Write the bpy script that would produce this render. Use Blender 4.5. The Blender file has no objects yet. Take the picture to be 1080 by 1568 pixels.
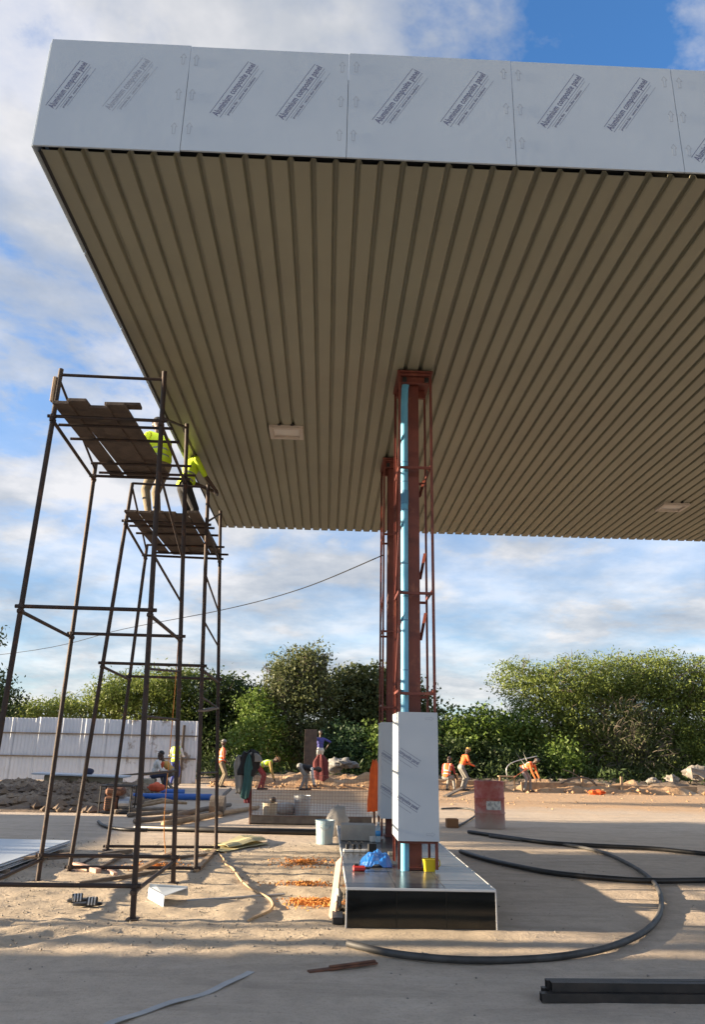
import bpy, bmesh, math, random
import numpy as np
from mathutils import Vector, Matrix, noise as mnoise
R = math.radians
random.seed(7)
S = bpy.context.scene
C = S.collection

# ------------------------------------------------------------------ camera
FPX, PW, PH = 1130.0, 1080.0, 1568.0
TH, PSI, RHO, CH = math.atan(361 / 1130), R(1.7), math.atan(.021), 1.5
cF = Vector((math.sin(PSI) * math.cos(TH), math.cos(PSI) * math.cos(TH), math.sin(TH)))
cR0 = Vector((math.cos(PSI), -math.sin(PSI), 0)); cU0 = cR0.cross(cF)
cR = cR0 * math.cos(RHO) + cU0 * math.sin(RHO); cU = cU0 * math.cos(RHO) - cR0 * math.sin(RHO)
cC = Vector((0, 0, CH))
cam = bpy.data.cameras.new('camera'); camo = bpy.data.objects.new('camera', cam); C.objects.link(camo)
camo.matrix_world = Matrix(((cR.x, cU.x, -cF.x, 0), (cR.y, cU.y, -cF.y, 0), (cR.z, cU.z, -cF.z, CH), (0, 0, 0, 1)))
cam.sensor_fit = 'VERTICAL'; cam.sensor_height = 36; cam.lens = FPX / PH * 36
cam.clip_start = .05; cam.clip_end = 3000
S.camera = camo

# ------------------------------------------------------------------ light
SUN_EL, SUN_AZ = R(11.3), R(-90.5)          # azimuth of the sun from +Y, clockwise (-90 = from the left)
sdir = Vector((math.sin(SUN_AZ) * math.cos(SUN_EL), math.cos(SUN_AZ) * math.cos(SUN_EL), math.sin(SUN_EL)))
sl = bpy.data.lights.new('sun', 'SUN'); sl.energy = 5.0; sl.angle = R(.55); sl.color = (1, .80, .56)
so = bpy.data.objects.new('sun', sl); C.objects.link(so); so.location = (-30, 0, 30)
so.rotation_euler = sdir.to_track_quat('Z', 'Y').to_euler()
S.view_settings.view_transform = 'Standard'; S.view_settings.look = 'None'
S.view_settings.gamma = 1; S.view_settings.exposure = 2.0
S.render.engine = 'CYCLES'

W = bpy.data.worlds.new('World'); S.world = W; W.use_nodes = True
nt = W.node_tree; nt.nodes.clear()
def N(t, typ, **k):
    n = t.nodes.new(typ)
    for a, b in k.items(): setattr(n, a, b)
    return n
def mathn(t, op, a, b=None, c=None, clamp=False):
    n = N(t, 'ShaderNodeMath', operation=op); n.use_clamp = clamp
    for i, v in enumerate((a, b, c)):
        if v is None: continue
        if isinstance(v, (int, float)): n.inputs[i].default_value = v
        else: t.links.new(v, n.inputs[i])
    return n.outputs[0]
def mixc(t, fac, a, b, mode='MIX'):
    n = N(t, 'ShaderNodeMix', data_type='RGBA', blend_type=mode)
    for s, v in ((n.inputs[0], fac), (n.inputs[6], a), (n.inputs[7], b)):
        if isinstance(v, (int, float)): s.default_value = v
        elif isinstance(v, tuple): s.default_value = v if len(v) == 4 else (*v, 1)
        else: t.links.new(v, s)
    return n.outputs[2]
def ramp(t, fac, stops):
    n = N(t, 'ShaderNodeValToRGB'); e = n.color_ramp.elements
    while len(e) < len(stops): e.new(.5)
    for q, (p, c) in zip(e, stops):
        q.position = p; q.color = (c, c, c, 1) if isinstance(c, (int, float)) else (*c, 1)
    t.links.new(fac, n.inputs[0]); return n.outputs[0]
def noise(t, vec, scale, det=4, rough=.55, dist=0.0):
    n = N(t, 'ShaderNodeTexNoise'); n.inputs['Scale'].default_value = scale; n.inputs['Detail'].default_value = det
    n.inputs['Roughness'].default_value = rough; n.inputs['Distortion'].default_value = dist
    if vec is not None: t.links.new(vec, n.inputs['Vector'])
    return n.outputs['Fac']
sky = N(nt, 'ShaderNodeTexSky', sky_type='NISHITA'); sky.sun_disc = False
sky.sun_elevation = SUN_EL; sky.sun_rotation = SUN_AZ; sky.air_density = 1.0; sky.dust_density = .6; sky.ozone_density = 1.6
tc = N(nt, 'ShaderNodeTexCoord'); sp = N(nt, 'ShaderNodeSeparateXYZ'); nt.links.new(tc.outputs['Generated'], sp.inputs[0])
zz = mathn(nt, 'ADD', mathn(nt, 'MAXIMUM', sp.outputs[2], 0.0), .20)
cb = N(nt, 'ShaderNodeCombineXYZ')
nt.links.new(mathn(nt, 'DIVIDE', sp.outputs[0], zz), cb.inputs[0]); nt.links.new(mathn(nt, 'DIVIDE', sp.outputs[1], zz), cb.inputs[1])
cb.inputs[2].default_value = 19.9
cn = noise(nt, cb.outputs[0], 1.55, 9, .58, .35)
cn2 = noise(nt, cb.outputs[0], 4.6, 7, .62, .2)
cov = mathn(nt, 'ADD', mathn(nt, 'MULTIPLY', cn, .74), mathn(nt, 'MULTIPLY', cn2, .26))
cmask = ramp(nt, cov, [(.43, 0.0), (.50, .75), (.57, 1.0)])
ccol = ramp(nt, noise(nt, cb.outputs[0], 2.3, 6, .6), [(.30, (1.45, 1.62, 1.90)), (.46, (2.2, 2.27, 2.40)), (.62, (3.3, 3.22, 3.2))])
hz = ramp(nt, sp.outputs[2], [(.0, 1.0), (.22, .80), (.42, .30), (.62, .0)])     # thicker overcast towards the horizon
hz = mathn(nt, 'MULTIPLY', hz, ramp(nt, cov, [(.34, .62), (.52, 1.0)]))
cfac = mathn(nt, 'MAXIMUM', cmask, hz)
skyb = mixc(nt, 1.0, sky.outputs[0], (.50, .86, 1.25), 'MULTIPLY')
scol = mixc(nt, mathn(nt, 'MULTIPLY', cfac, .93), skyb, ccol)
bg = N(nt, 'ShaderNodeBackground'); bg.inputs[1].default_value = .072
SKYMUL = mixc(nt, 1.0, scol, (1, 1, 1), 'MULTIPLY')
nt.links.new(SKYMUL, bg.inputs[0])
wo = N(nt, 'ShaderNodeOutputWorld'); nt.links.new(bg.outputs[0], wo.inputs[0])

# ------------------------------------------------------------------ pixel helpers (a pixel gives a direction only)
def ray(x, y): return cF + cR * ((x - 540) / FPX) + cU * ((784 - y) / FPX)
def GZ(x, y, z=0.0):
    d = ray(x, y); return cC + d * ((z - CH) / d.z)
def GY(x, y, Y):
    d = ray(x, y); return cC + d * (Y / d.y)

# ------------------------------------------------------------------ materials
def newmat(name):
    m = bpy.data.materials.new(name); m.use_nodes = True; t = m.node_tree
    return m, t, t.nodes['Principled BSDF']
def MAT(name, col, col2=None, scale=6, rough=.7, metal=0, bump=0, bscale=None, det=5, spec=.5, stops=(.35, .65), space='Object', col3=None, c3s=(.6, .7), c3scale=2.0, trans=0, bdist=.02):
    m, t, b = newmat(name)
    b.inputs['Roughness'].default_value = rough; b.inputs['Metallic'].default_value = metal
    b.inputs['Specular IOR Level'].default_value = spec
    b.inputs['Base Color'].default_value = (*col, 1)
    if space == 'World': v = N(t, 'ShaderNodeNewGeometry').outputs['Position']
    else: v = N(t, 'ShaderNodeTexCoord').outputs['Object']
    c = None
    if col2:
        c = mixc(t, ramp(t, noise(t, v, scale, det), [(stops[0], 0.0), (stops[1], 1.0)]), (*col, 1), (*col2, 1))
    if col3:
        c = mixc(t, ramp(t, noise(t, v, c3scale, 6, .65), [(c3s[0], 0.0), (c3s[1], 1.0)]), c if c else (*col, 1), (*col3, 1))
    if c: t.links.new(c, b.inputs['Base Color'])
    if bump:
        bn = N(t, 'ShaderNodeBump'); bn.inputs['Strength'].default_value = bump; bn.inputs['Distance'].default_value = bdist
        t.links.new(noise(t, v, bscale or scale * 4, 6, .65), bn.inputs['Height']); t.links.new(bn.outputs[0], b.inputs['Normal'])
    return m
M = {}
M['fascia'] = MAT('fascia_film', (.425, .495, .555), (.395, .465, .53), 1.2, .38, bump=.06, bscale=3, space='World', spec=.4)
M['cladding'] = MAT('cladding_film', (.48, .53, .58), (.445, .495, .545), 2, .38, bump=.05, bscale=4, spec=.4)
M['print'] = MAT('blue_print', (.11, .125, .22), rough=.6)
M['print_faint'] = MAT('faint_blue_print', (.26, .30, .38), rough=.6)
M['print_arrow'] = MAT('arrow_print', (.325, .375, .44), rough=.6)
M['edge'] = MAT('dark_edge', (.03, .03, .03), rough=.7)
M['soffit'] = MAT('soffit_sheet', (.275, .268, .195), (.250, .243, .178), .9, .42, space='World', bump=.05, bscale=5, col3=(.24, .228, .165), c3s=(.55, .75), c3scale=.5)
M['roofsteel'] = MAT('roof_steel', (.25, .25, .25), (.18, .18, .18), 3, .5)
M['redsteel'] = MAT('red_oxide_paint', (.165, .040, .026), (.125, .033, .024), 4, .55, bump=.1, bscale=30, space='World', col3=(.24, .085, .05), c3s=(.58, .72), c3scale=5)
M['pipeblue'] = MAT('sky_blue_pipe', (.15, .45, .66), (.12, .40, .61), 6, .35, space='World')
M['pipedark'] = MAT('blue_pipe_coupling', (.08, .25, .42), rough=.4)
M['scaf'] = MAT('rusty_tube', (.050, .030, .022), (.028, .020, .017), 9, .65, .2, bump=.25, bscale=60, space='World', col3=(.11, .05, .026), c3s=(.58, .7), c3scale=7)
M['board'] = MAT('weathered_board', (.115, .085, .066), (.07, .052, .042), 5, .85, bump=.5, bscale=25)
M['timber'] = MAT('pale_timber', (.42, .29, .17), (.30, .20, .12), 7, .8, bump=.4, bscale=30)
M['greytimber'] = MAT('grey_timber', (.20, .165, .13), (.13, .105, .085), 6, .85, bump=.5, bscale=28)
M['pinktimber'] = MAT('pinkish_timber', (.52, .34, .26), (.42, .27, .20), 6, .8, bump=.3, bscale=24)
M['blacktile'] = MAT('black_gloss_tile', (.006, .007, .007), (.010, .011, .010), 5, .10, spec=.5)
M['toptile'] = MAT('dusty_dark_tile', (.045, .052, .060), (.095, .097, .098), 3.5, .27, col3=(.19, .18, .16), c3s=(.55, .8), c3scale=1.7, space='World', spec=.35)
M['grout'] = MAT('grout', (.16, .155, .15), rough=.9)
M['trim'] = MAT('white_trim', (.62, .62, .60), rough=.4)
M['lightframe'] = MAT('lamp_frame', (.50, .44, .38), rough=.4)
M['lightglass'] = MAT('lamp_diffuser', (.72, .68, .62), rough=.25)
M['black'] = MAT('black_plastic', (.012, .012, .013), rough=.45)
M['hose'] = MAT('black_hose', (.010, .010, .011), (.022, .021, .020), 9, .45, space='World', bump=.1, bscale=40)
M['hosedust'] = MAT('dusty_hose', (.07, .068, .064), (.035, .034, .033), 6, .6, space='World', bump=.1, bscale=40)
M['darksteel'] = MAT('dark_steel', (.030, .028, .026), (.055, .045, .038), 8, .5, .3, space='World', bump=.2, bscale=40)
M['rust'] = MAT('rust', (.18, .075, .04), (.11, .05, .03), 12, .8, bump=.3, bscale=60)
M['galv'] = MAT('galvanised', (.42, .43, .44), (.34, .35, .36), 8, .4, .6)
M['tin'] = MAT('white_tin', (.62, .66, .72), (.55, .60, .67), 1.5, .42, .15, space='World', bump=.05, col3=(.46, .47, .48), c3s=(.6, .8), c3scale=.8)
M['tindirty'] = MAT('stained_tin', (.60, .63, .68), (.52, .55, .60), 1.5, .45, .15, space='World', col3=(.24, .20, .17), c3s=(.55, .64), c3scale=1.6)
M['earth'] = MAT('brown_earth', (.23, .165, .11), (.13, .095, .07), 1.6, .95, bump=.9, bscale=9, space='World', col3=(.33, .26, .19), c3s=(.5, .7), c3scale=.9, bdist=.06)
M['redearth'] = MAT('ochre_earth', (.42, .26, .135), (.30, .18, .10), 1.7, .95, bump=.9, bscale=8, space='World', col3=(.46, .34, .22), c3s=(.5, .7), c3scale=.8, bdist=.06)
M['stone'] = MAT('stone', (.29, .262, .222), (.20, .178, .152), 5, .9, bump=.6, bscale=20, space='World')
M['concrete'] = MAT('concrete', (.38, .36, .32), (.30, .28, .25), 5, .9, bump=.3, bscale=30, space='World')
M['beigeblock'] = MAT('beige_block', (.44, .38, .28), (.36, .31, .23), 4, .9, bump=.4, bscale=20)
M['drumred'] = MAT('faded_red_drum', (.42, .105, .085), (.36, .10, .085), 5, .55, col3=(.45, .27, .22), c3s=(.52, .66), c3scale=7, bump=.12, bscale=14)
M['drumbase'] = MAT('dusty_drum_base', (.36, .24, .20), (.40, .31, .26), 6, .75, bump=.1)
def _drum():
    m, t, b = newmat('dusty_red_drum'); v = N(t, 'ShaderNodeTexCoord').outputs['Object']; s3 = N(t, 'ShaderNodeSeparateXYZ'); t.links.new(v, s3.inputs[0])
    n1 = noise(t, v, 4, 6, .65); n2 = noise(t, v, 11, 5, .6)
    c = mixc(t, ramp(t, n2, [(.40, 0.0), (.66, 1.0)]), (.36, .075, .062, 1), (.42, .15, .125, 1))
    c = mixc(t, ramp(t, n1, [(.56, 0.0), (.70, .7)]), c, (.46, .30, .26, 1))
    d = mathn(t, 'ADD', mathn(t, 'MULTIPLY', s3.outputs[2], 1.1), mathn(t, 'MULTIPLY', mathn(t, 'SUBTRACT', n1, .5), .8))
    c = mixc(t, ramp(t, d, [(.12, .92), (.50, .0)]), c, (.38, .30, .25, 1))
    t.links.new(c, b.inputs['Base Color']); b.inputs['Roughness'].default_value = .65
    bn = N(t, 'ShaderNodeBump'); bn.inputs['Strength'].default_value = .3; bn.inputs['Distance'].default_value = .02; t.links.new(n1, bn.inputs['Height']); t.links.new(bn.outputs[0], b.inputs['Normal']); return m
M['drumred'] = _drum()
M['label'] = MAT('torn_paper_label', (.62, .62, .58), (.30, .31, .31), 14, .8, stops=(.45, .6))
M['bluesheet'] = MAT('blue_plastic', (.010, .10, .36), (.015, .14, .46), 5, .35, bump=.3, bscale=14)
M['bluepvc'] = MAT('blue_pvc', (.02, .10, .38), (.025, .12, .42), 5, .35)
M['yellow'] = MAT('yellow_plastic', (.68, .52, .015), rough=.4)
M['water'] = MAT('bottle_plastic', (.60, .70, .76), rough=.12); M['water'].node_tree.nodes['Principled BSDF'].inputs['Transmission Weight'].default_value = .6
M['bottleblue'] = MAT('bottle_label', (.05, .28, .60), rough=.4)
M['redplastic'] = MAT('red_plastic', (.42, .03, .03), rough=.4)
M['white'] = MAT('white_plastic', (.70, .70, .68), (.62, .62, .60), 6, .5)
M['pail'] = MAT('pale_blue_pail', (.26, .40, .48), (.36, .46, .50), 9, .5, col3=(.50, .50, .46), c3s=(.55, .7), c3scale=7)
M['sack'] = MAT('cement_sack', (.46, .43, .38), (.33, .32, .31), 6, .85, bump=.6, bscale=12)
M['card'] = MAT('straw_card', (.54, .48, .25), (.44, .39, .22), 5, .85, bump=.2)
M['cardbrown'] = MAT('brown_carton', (.24, .12, .055), rough=.85)
M['mesh'] = MAT('wire_mesh', (.30, .16, .12), (.20, .12, .09), 20, .6, .3, space='World')
M['shaving'] = MAT('orange_shaving', (.72, .31, .07), (.58, .22, .045), 16, .8, space='World')
M['rope'] = MAT('tan_rope', (.46, .33, .19), (.34, .24, .14), 20, .85, space='World')
M['orange'] = MAT('orange_cloth', (.75, .13, .02), (.65, .10, .018), 8, .8, bump=.3, bscale=20)
M['hivis'] = MAT('orange_hivis', (.80, .15, .035), (.72, .12, .03), 9, .8, bump=.3, bscale=24)
M['limevest'] = MAT('lime_hivis', (.55, .72, .02), (.48, .66, .02), 9, .75, bump=.3, bscale=24)
M['reflect'] = MAT('reflective_band', (.22, .24, .22), rough=.35)
M['reflectlight'] = MAT('pale_reflective_band', (.62, .60, .52), rough=.35)
def cloth(name, c): 
    M[name] = MAT(name + '_cloth', c, tuple(v * .78 for v in c), 7, .85, bump=.4, bscale=16, bdist=.03)
for n, c in dict(khaki=(.23, .185, .12), darkcloth=(.018, .018, .020), whitecloth=(.66, .64, .60), blueshirt=(.08, .08, .30), redcloth=(.12, .020, .020), navy=(.03, .035, .07), teal=(.03, .10, .10), maroon=(.12, .012, .025), greycloth=(.26, .25, .23), bluejean=(.06, .08, .28), pinkred=(.34, .05, .05), orangeshirt=(.66, .12, .05), tanvest=(.56, .34, .10), tarp=(.24, .235, .225)).items(): cloth(n, c)
M['skin'] = MAT('dark_skin', (.075, .042, .028), (.06, .034, .023), 8, .5)
M['shoe'] = MAT('work_boot', (.04, .032, .026), rough=.7)
M['wood_trunk'] = MAT('bark', (.11, .085, .065), (.065, .05, .04), 6, .95, bump=.6, bscale=14, space='World')
def LEAF(name, a, b, c, scale=1.2, trans=.30):
    m, t, bs = newmat(name); bs.inputs['Roughness'].default_value = .55; bs.inputs['Specular IOR Level'].default_value = .3
    v = N(t, 'ShaderNodeNewGeometry').outputs['Position']
    k = mixc(t, ramp(t, noise(t, v, scale, 4), [(.38, 0.0), (.62, 1.0)]), (*a, 1), (*b, 1))
    k = mixc(t, ramp(t, noise(t, v, 9.0, 2), [(.50, 0.0), (.70, 1.0)]), k, (*c, 1))
    t.links.new(k, bs.inputs['Base Color'])
    tr = N(t, 'ShaderNodeBsdfTranslucent'); t.links.new(k, tr.inputs[0])
    mx = N(t, 'ShaderNodeMixShader'); mx.inputs[0].default_value = trans
    t.links.new(bs.outputs[0], mx.inputs[1]); t.links.new(tr.outputs[0], mx.inputs[2])
    t.links.new(mx.outputs[0], t.nodes['Material Output'].inputs[0]); return m
M['leaf_acacia'] = LEAF('leaf_acacia', (.105, .150, .028), (.150, .195, .036), (.185, .205, .055))
M['leaf_dark'] = LEAF('leaf_dark', (.035, .060, .018), (.055, .085, .024), (.075, .105, .030))
M['leaf_vine'] = LEAF('leaf_vine', (.085, .105, .045), (.11, .13, .040), (.15, .165, .075))
M['leaf_broad'] = LEAF('leaf_broad', (.060, .080, .026), (.085, .105, .032), (.125, .130, .050))
M['leaf_bright'] = LEAF('leaf_bright', (.085, .145, .024), (.12, .185, .032), (.165, .21, .05))
M['leaf_bluegreen'] = LEAF('leaf_bluegreen', (.035, .075, .030), (.050, .095, .034), (.065, .11, .042))
M['dry'] = MAT('dry_twig', (.15, .125, .095), (.11, .09, .07), 4, .9, space='World')

# ground: grey compacted dirt with sandy and ochre zones
m, t, b = newmat('compacted_dirt'); M['ground'] = m
pos = N(t, 'ShaderNodeNewGeometry').outputs['Position']; s3 = N(t, 'ShaderNodeSeparateXYZ'); t.links.new(pos, s3.inputs[0])
n1 = noise(t, pos, .55, 7, .6); n2 = noise(t, pos, 5.5, 8, .7); n3 = noise(t, pos, 34, 6, .7)
base = mixc(t, ramp(t, n1, [(.35, 0.0), (.65, 1.0)]), (.475, .400, .320, 1), (.550, .465, .372, 1))
base = mixc(t, ramp(t, n2, [(.42, 0.0), (.72, .75)]), base, (.370, .312, .250, 1))
mp = N(t, 'ShaderNodeMapping'); mp.inputs['Scale'].default_value = (.55, 2.6, 1); mp.inputs['Rotation'].default_value = (0, 0, .06); t.links.new(pos, mp.inputs[0])
n4 = noise(t, mp.outputs[0], 1.3, 7, .68, .4)
base = mixc(t, ramp(t, n4, [(.50, 0.0), (.64, .6)]), base, (.33, .275, .215, 1))
base = mixc(t, ramp(t, n4, [(.30, .5), (.42, 0.0)]), base, (.60, .52, .43, 1))
base = mixc(t, ramp(t, n3, [(.30, .55), (.48, 0.0)]), base, (.31, .262, .21, 1))
base = mixc(t, ramp(t, n3, [(.60, 0.0), (.78, .55)]), base, (.56, .49, .405, 1))
def band(sock, lo, hi, soft, wob=0.0):
    v = mathn(t, 'ADD', sock, mathn(t, 'MULTIPLY', mathn(t, 'SUBTRACT', n1, .5), wob)) if wob else sock
    a = mathn(t, 'DIVIDE', mathn(t, 'SUBTRACT', v, lo), soft, clamp=True); c = mathn(t, 'DIVIDE', mathn(t, 'SUBTRACT', hi, v), soft, clamp=True)
    return mathn(t, 'MULTIPLY', a, c)
sand = mathn(t, 'MULTIPLY', band(s3.outputs[1], 5.9, 13.2, .8, 1.6), band(s3.outputs[0], -6.0, 1.9, .8, 1.2))
sandc = mixc(t, ramp(t, n2, [(.36, 0.0), (.62, 1.0)]), (.50, .425, .320, 1), (.400, .335, .250, 1))
sandc = mixc(t, ramp(t, n3, [(.30, .7), (.46, 0.0)]), sandc, (.24, .20, .15, 1))
base = mixc(t, mathn(t, 'MULTIPLY', sand, .85), base, sandc)
yx = mathn(t, 'ADD', s3.outputs[1], mathn(t, 'MULTIPLY', s3.outputs[0], .10))
och = mathn(t, 'MULTIPLY', band(yx, 20.5, 44.0, 3.2, 8.0), band(s3.outputs[0], -4.0, 60.0, 3.0, 3.0))
base = mixc(t, mathn(t, 'MULTIPLY', och, .9), base, mixc(t, n2, (.40, .245, .125, 1), (.45, .31, .185, 1)))
far = band(s3.outputs[1], 44, 4000, 5.0)
base = mixc(t, far, base, (.12, .12, .05, 1))
base = mixc(t, 1.0, base, (1.03, .995, .95, 1), 'MULTIPLY')
t.links.new(base, b.inputs['Base Color']); b.inputs['Roughness'].default_value = .92
bn = N(t, 'ShaderNodeBump'); bn.inputs['Strength'].default_value = .75; bn.inputs['Distance'].default_value = .03
hgt = mathn(t, 'ADD', mathn(t, 'ADD', mathn(t, 'MULTIPLY', n2, .9), mathn(t, 'MULTIPLY', n3, .5)), mathn(t, 'MULTIPLY', n4, 1.1))
t.links.new(hgt, bn.inputs['Height']); t.links.new(bn.outputs[0], b.inputs['Normal'])

# ------------------------------------------------------------------ mesh helpers
def tag(o, label=None, cat=None, group=None, kind=None):
    if label: o['label'] = label
    if cat: o['category'] = cat
    if group: o['group'] = group
    if kind: o['kind'] = kind
    return o
def empty(name, loc=(0, 0, 0), rz=0):
    o = bpy.data.objects.new(name, None); C.objects.link(o); o.location = loc; o.rotation_euler = (0, 0, rz); o.empty_display_size = .1
    return o
def link(name, me, parent=None, loc=None, rot=None):
    o = bpy.data.objects.new(name, me); C.objects.link(o)
    if parent: o.parent = parent
    if loc is not None: o.location = loc
    if rot is not None: o.rotation_euler = rot
    return o
def frame(d):
    d = Vector(d).normalized(); up = Vector((0, 0, 1)) if abs(d.z) < .95 else Vector((0, 1, 0))
    a = d.cross(up).normalized(); return d, a, a.cross(d).normalized()
class MB:
    def __init__(s): s.v = []; s.f = []; s.m = []; s.cur = 0
    def add(s, vs, fs):
        o = len(s.v); s.v += [tuple(x) for x in vs]; s.f += [tuple(i + o for i in q) for q in fs]; s.m += [s.cur] * len(fs); return s
    def box(s, c, d, bev=0.0, rot=None):
        hx, hy, hz = d[0] / 2, d[1] / 2, d[2] / 2; k = min(bev, hx * .9, hy * .9, hz * .9)
        vs = []; idx = {}
        if k <= 0:
            vs = [Vector((x * hx, y * hy, z * hz)) for x in (-1, 1) for y in (-1, 1) for z in (-1, 1)]
            fs = [(0, 1, 3, 2), (4, 6, 7, 5), (0, 4, 5, 1), (2, 3, 7, 6), (0, 2, 6, 4), (1, 5, 7, 3)]
        else:
            fs = []
            for x in (-1, 1):
                for y in (-1, 1):
                    for z in (-1, 1):
                        for a in range(3):
                            p = [x * hx, y * hy, z * hz]
                            for q in range(3):
                                if q != a: p[q] -= (x, y, z)[q] * k
                            idx[(x, y, z, a)] = len(vs); vs.append(Vector(p))
            for a in range(3):
                b_, c_ = (a + 1) % 3, (a + 2) % 3
                for sg in (-1, 1):
                    q = []
                    for (u, w) in ((-1, -1), (1, -1), (1, 1), (-1, 1)):
                        k3 = [0, 0, 0]; k3[a] = sg; k3[b_] = u; k3[c_] = w; q.append(idx[(*k3, a)])
                    fs.append(tuple(q if sg > 0 else q[::-1]))
                for u in (-1, 1):
                    for w in (-1, 1):
                        def key(sa, ax):
                            k3 = [0, 0, 0]; k3[a] = sa; k3[b_] = u; k3[c_] = w; return idx[(*k3, ax)]
                        q = (key(-1, b_), key(1, b_), key(1, c_), key(-1, c_)); fs.append(q if u * w > 0 else q[::-1])
            for x in (-1, 1):
                for y in (-1, 1):
                    for z in (-1, 1):
                        q = tuple(idx[(x, y, z, a)] for a in range(3)); fs.append(q if x * y * z > 0 else q[::-1])
        if rot is not None: vs = [rot @ v for v in vs]
        c = Vector(c); return s.add([v + c for v in vs], fs)
    def bar(s, p0, p1, w, h=None, bev=0.0, upv=None):
        p0 = Vector(p0); p1 = Vector(p1); d, a, u = frame(p1 - p0)
        if upv is not None: a = d.cross(Vector(upv)).normalized(); u = a.cross(d).normalized()
        rot = Matrix((a, d, u)).transposed(); return s.box((p0 + p1) / 2, (w, (p1 - p0).length, h or w), bev, rot)
    def tube(s, pts, r, n=8, cap=True):
        pts = [Vector(p) for p in pts]; rs = r if isinstance(r, (list, tuple)) else [r] * len(pts)
        vs = []; fs = []; pa = None
        for i, p in enumerate(pts):
            d = (pts[min(i + 1, len(pts) - 1)] - pts[max(i - 1, 0)])
            d, a, u = frame(d)
            if pa is not None:
                a2 = pa - d * pa.dot(d)
                if a2.length > 1e-4: a = a2.normalized(); u = a.cross(d)
            pa = a
            for k in range(n):
                t_ = 2 * math.pi * k / n; vs.append(p + (a * math.cos(t_) + u * math.sin(t_)) * rs[i])
        for i in range(len(pts) - 1):
            for k in range(n):
                k2 = (k + 1) % n; fs.append((i * n + k, (i + 1) * n + k, (i + 1) * n + k2, i * n + k2))
        if cap: fs.append(tuple(range(n))); fs.append(tuple((len(pts) - 1) * n + k for k in range(n - 1, -1, -1)))
        return s.add(vs, fs)
    def lathe(s, prof, c=(0, 0, 0), n=24, sx=1, sy=1):
        vs = []; fs = []; c = Vector(c)
        for r, z in prof:
            for k in range(n):
                t_ = 2 * math.pi * k / n; vs.append(c + Vector((math.cos(t_) * r * sx, math.sin(t_) * r * sy, z)))
        for i in range(len(prof) - 1):
            for k in range(n):
                k2 = (k + 1) % n; fs.append((i * n + k, i * n + k2, (i + 1) * n + k2, (i + 1) * n + k))
        if prof[0][0] > 1e-4: fs.append(tuple(range(n - 1, -1, -1)))
        if prof[-1][0] > 1e-4: fs.append(tuple((len(prof) - 1) * n + k for k in range(n)))
        return s.add(vs, fs)
    def ell(s, c, r, rot=None, nu=12, nv=8, jit=0.0, seed=0):
        vs = []; fs = []; c = Vector(c); rn = random.Random(seed)
        for i in range(nv + 1):
            ph = math.pi * i / nv
            for k in range(nu):
                t_ = 2 * math.pi * k / nu; q = Vector((math.sin(ph) * math.cos(t_), math.sin(ph) * math.sin(t_), math.cos(ph)))
                if jit: q *= 1 + jit * mnoise.noise(q * 2.3 + Vector((seed * 3.1, seed, 0)))
                q = Vector((q.x * r[0], q.y * r[1], q.z * r[2])); vs.append(c + (rot @ q if rot is not None else q))
        for i in range(nv):
            for k in range(nu):
                k2 = (k + 1) % nu; fs.append((i * nu + k, (i + 1) * nu + k, (i + 1) * nu + k2, i * nu + k2))
        return s.add(vs, fs)
    def mesh(s, name, mats, smooth=False):
        me = bpy.data.meshes.new(name); me.from_pydata(s.v, [], s.f)
        for m_ in (mats if isinstance(mats, (list, tuple)) else [mats]): me.materials.append(m_)
        if any(s.m): me.polygons.foreach_set('material_index', s.m)
        if smooth: me.polygons.foreach_set('use_smooth', [True] * len(s.f))
        me.validate(); me.update(); return me
    def build(s, name, mats, parent=None, loc=None, rot=None, smooth=False, origin=None):
        if origin is not None:
            ox = Vector(origin); s.v = [tuple(Vector(q) - ox) for q in s.v]; loc = ox
        return link(name, s.mesh(name, mats, smooth), parent, loc, rot)
def smooth_by_angle(o, ang=40):
    me = o.data; bm = bmesh.new(); bm.from_mesh(me)
    for f in bm.faces: f.smooth = True
    for e in bm.edges: e.smooth = not (len(e.link_faces) == 2 and e.calc_face_angle(0) > R(ang))
    bm.to_mesh(me); bm.free(); return o
def spline(pts, n=8):
    P = [Vector(p) for p in pts]; out = []
    for i in range(len(P) - 1):
        a, b_, c, d = P[max(i - 1, 0)], P[i], P[i + 1], P[min(i + 2, len(P) - 1)]
        for k in range(n):
            q = k / n; out.append(.5 * ((2 * b_) + (c - a) * q + (2 * a - 5 * b_ + 4 * c - d) * q * q + (3 * b_ - a - 3 * c + d) * q ** 3))
    out.append(P[-1]); return out
def vnoise(x, y, seed=0):
    x = np.asarray(x, float); y = np.asarray(y, float); xi = np.floor(x).astype(np.int64); yi = np.floor(y).astype(np.int64)
    def h(a, b_):
        n_ = (a * 374761393 + b_ * 668265263 + seed * 1442695041) & 0x7fffffff; n_ = ((n_ ^ (n_ >> 13)) * 1274126177) & 0x7fffffff
        return ((n_ ^ (n_ >> 16)) & 0xffff) / 65535.0
    fx = x - xi; fy = y - yi; fx = fx * fx * (3 - 2 * fx); fy = fy * fy * (3 - 2 * fy)
    return (h(xi, yi) * (1 - fx) + h(xi + 1, yi) * fx) * (1 - fy) + (h(xi, yi + 1) * (1 - fx) + h(xi + 1, yi + 1) * fx) * fy
def fbm(x, y, o=4, seed=0):
    s_ = 0; a = .5
    for i in range(o): s_ = s_ + a * vnoise(x, y, seed + i); x = x * 2.03; y = y * 2.03; a *= .5
    return s_
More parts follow.
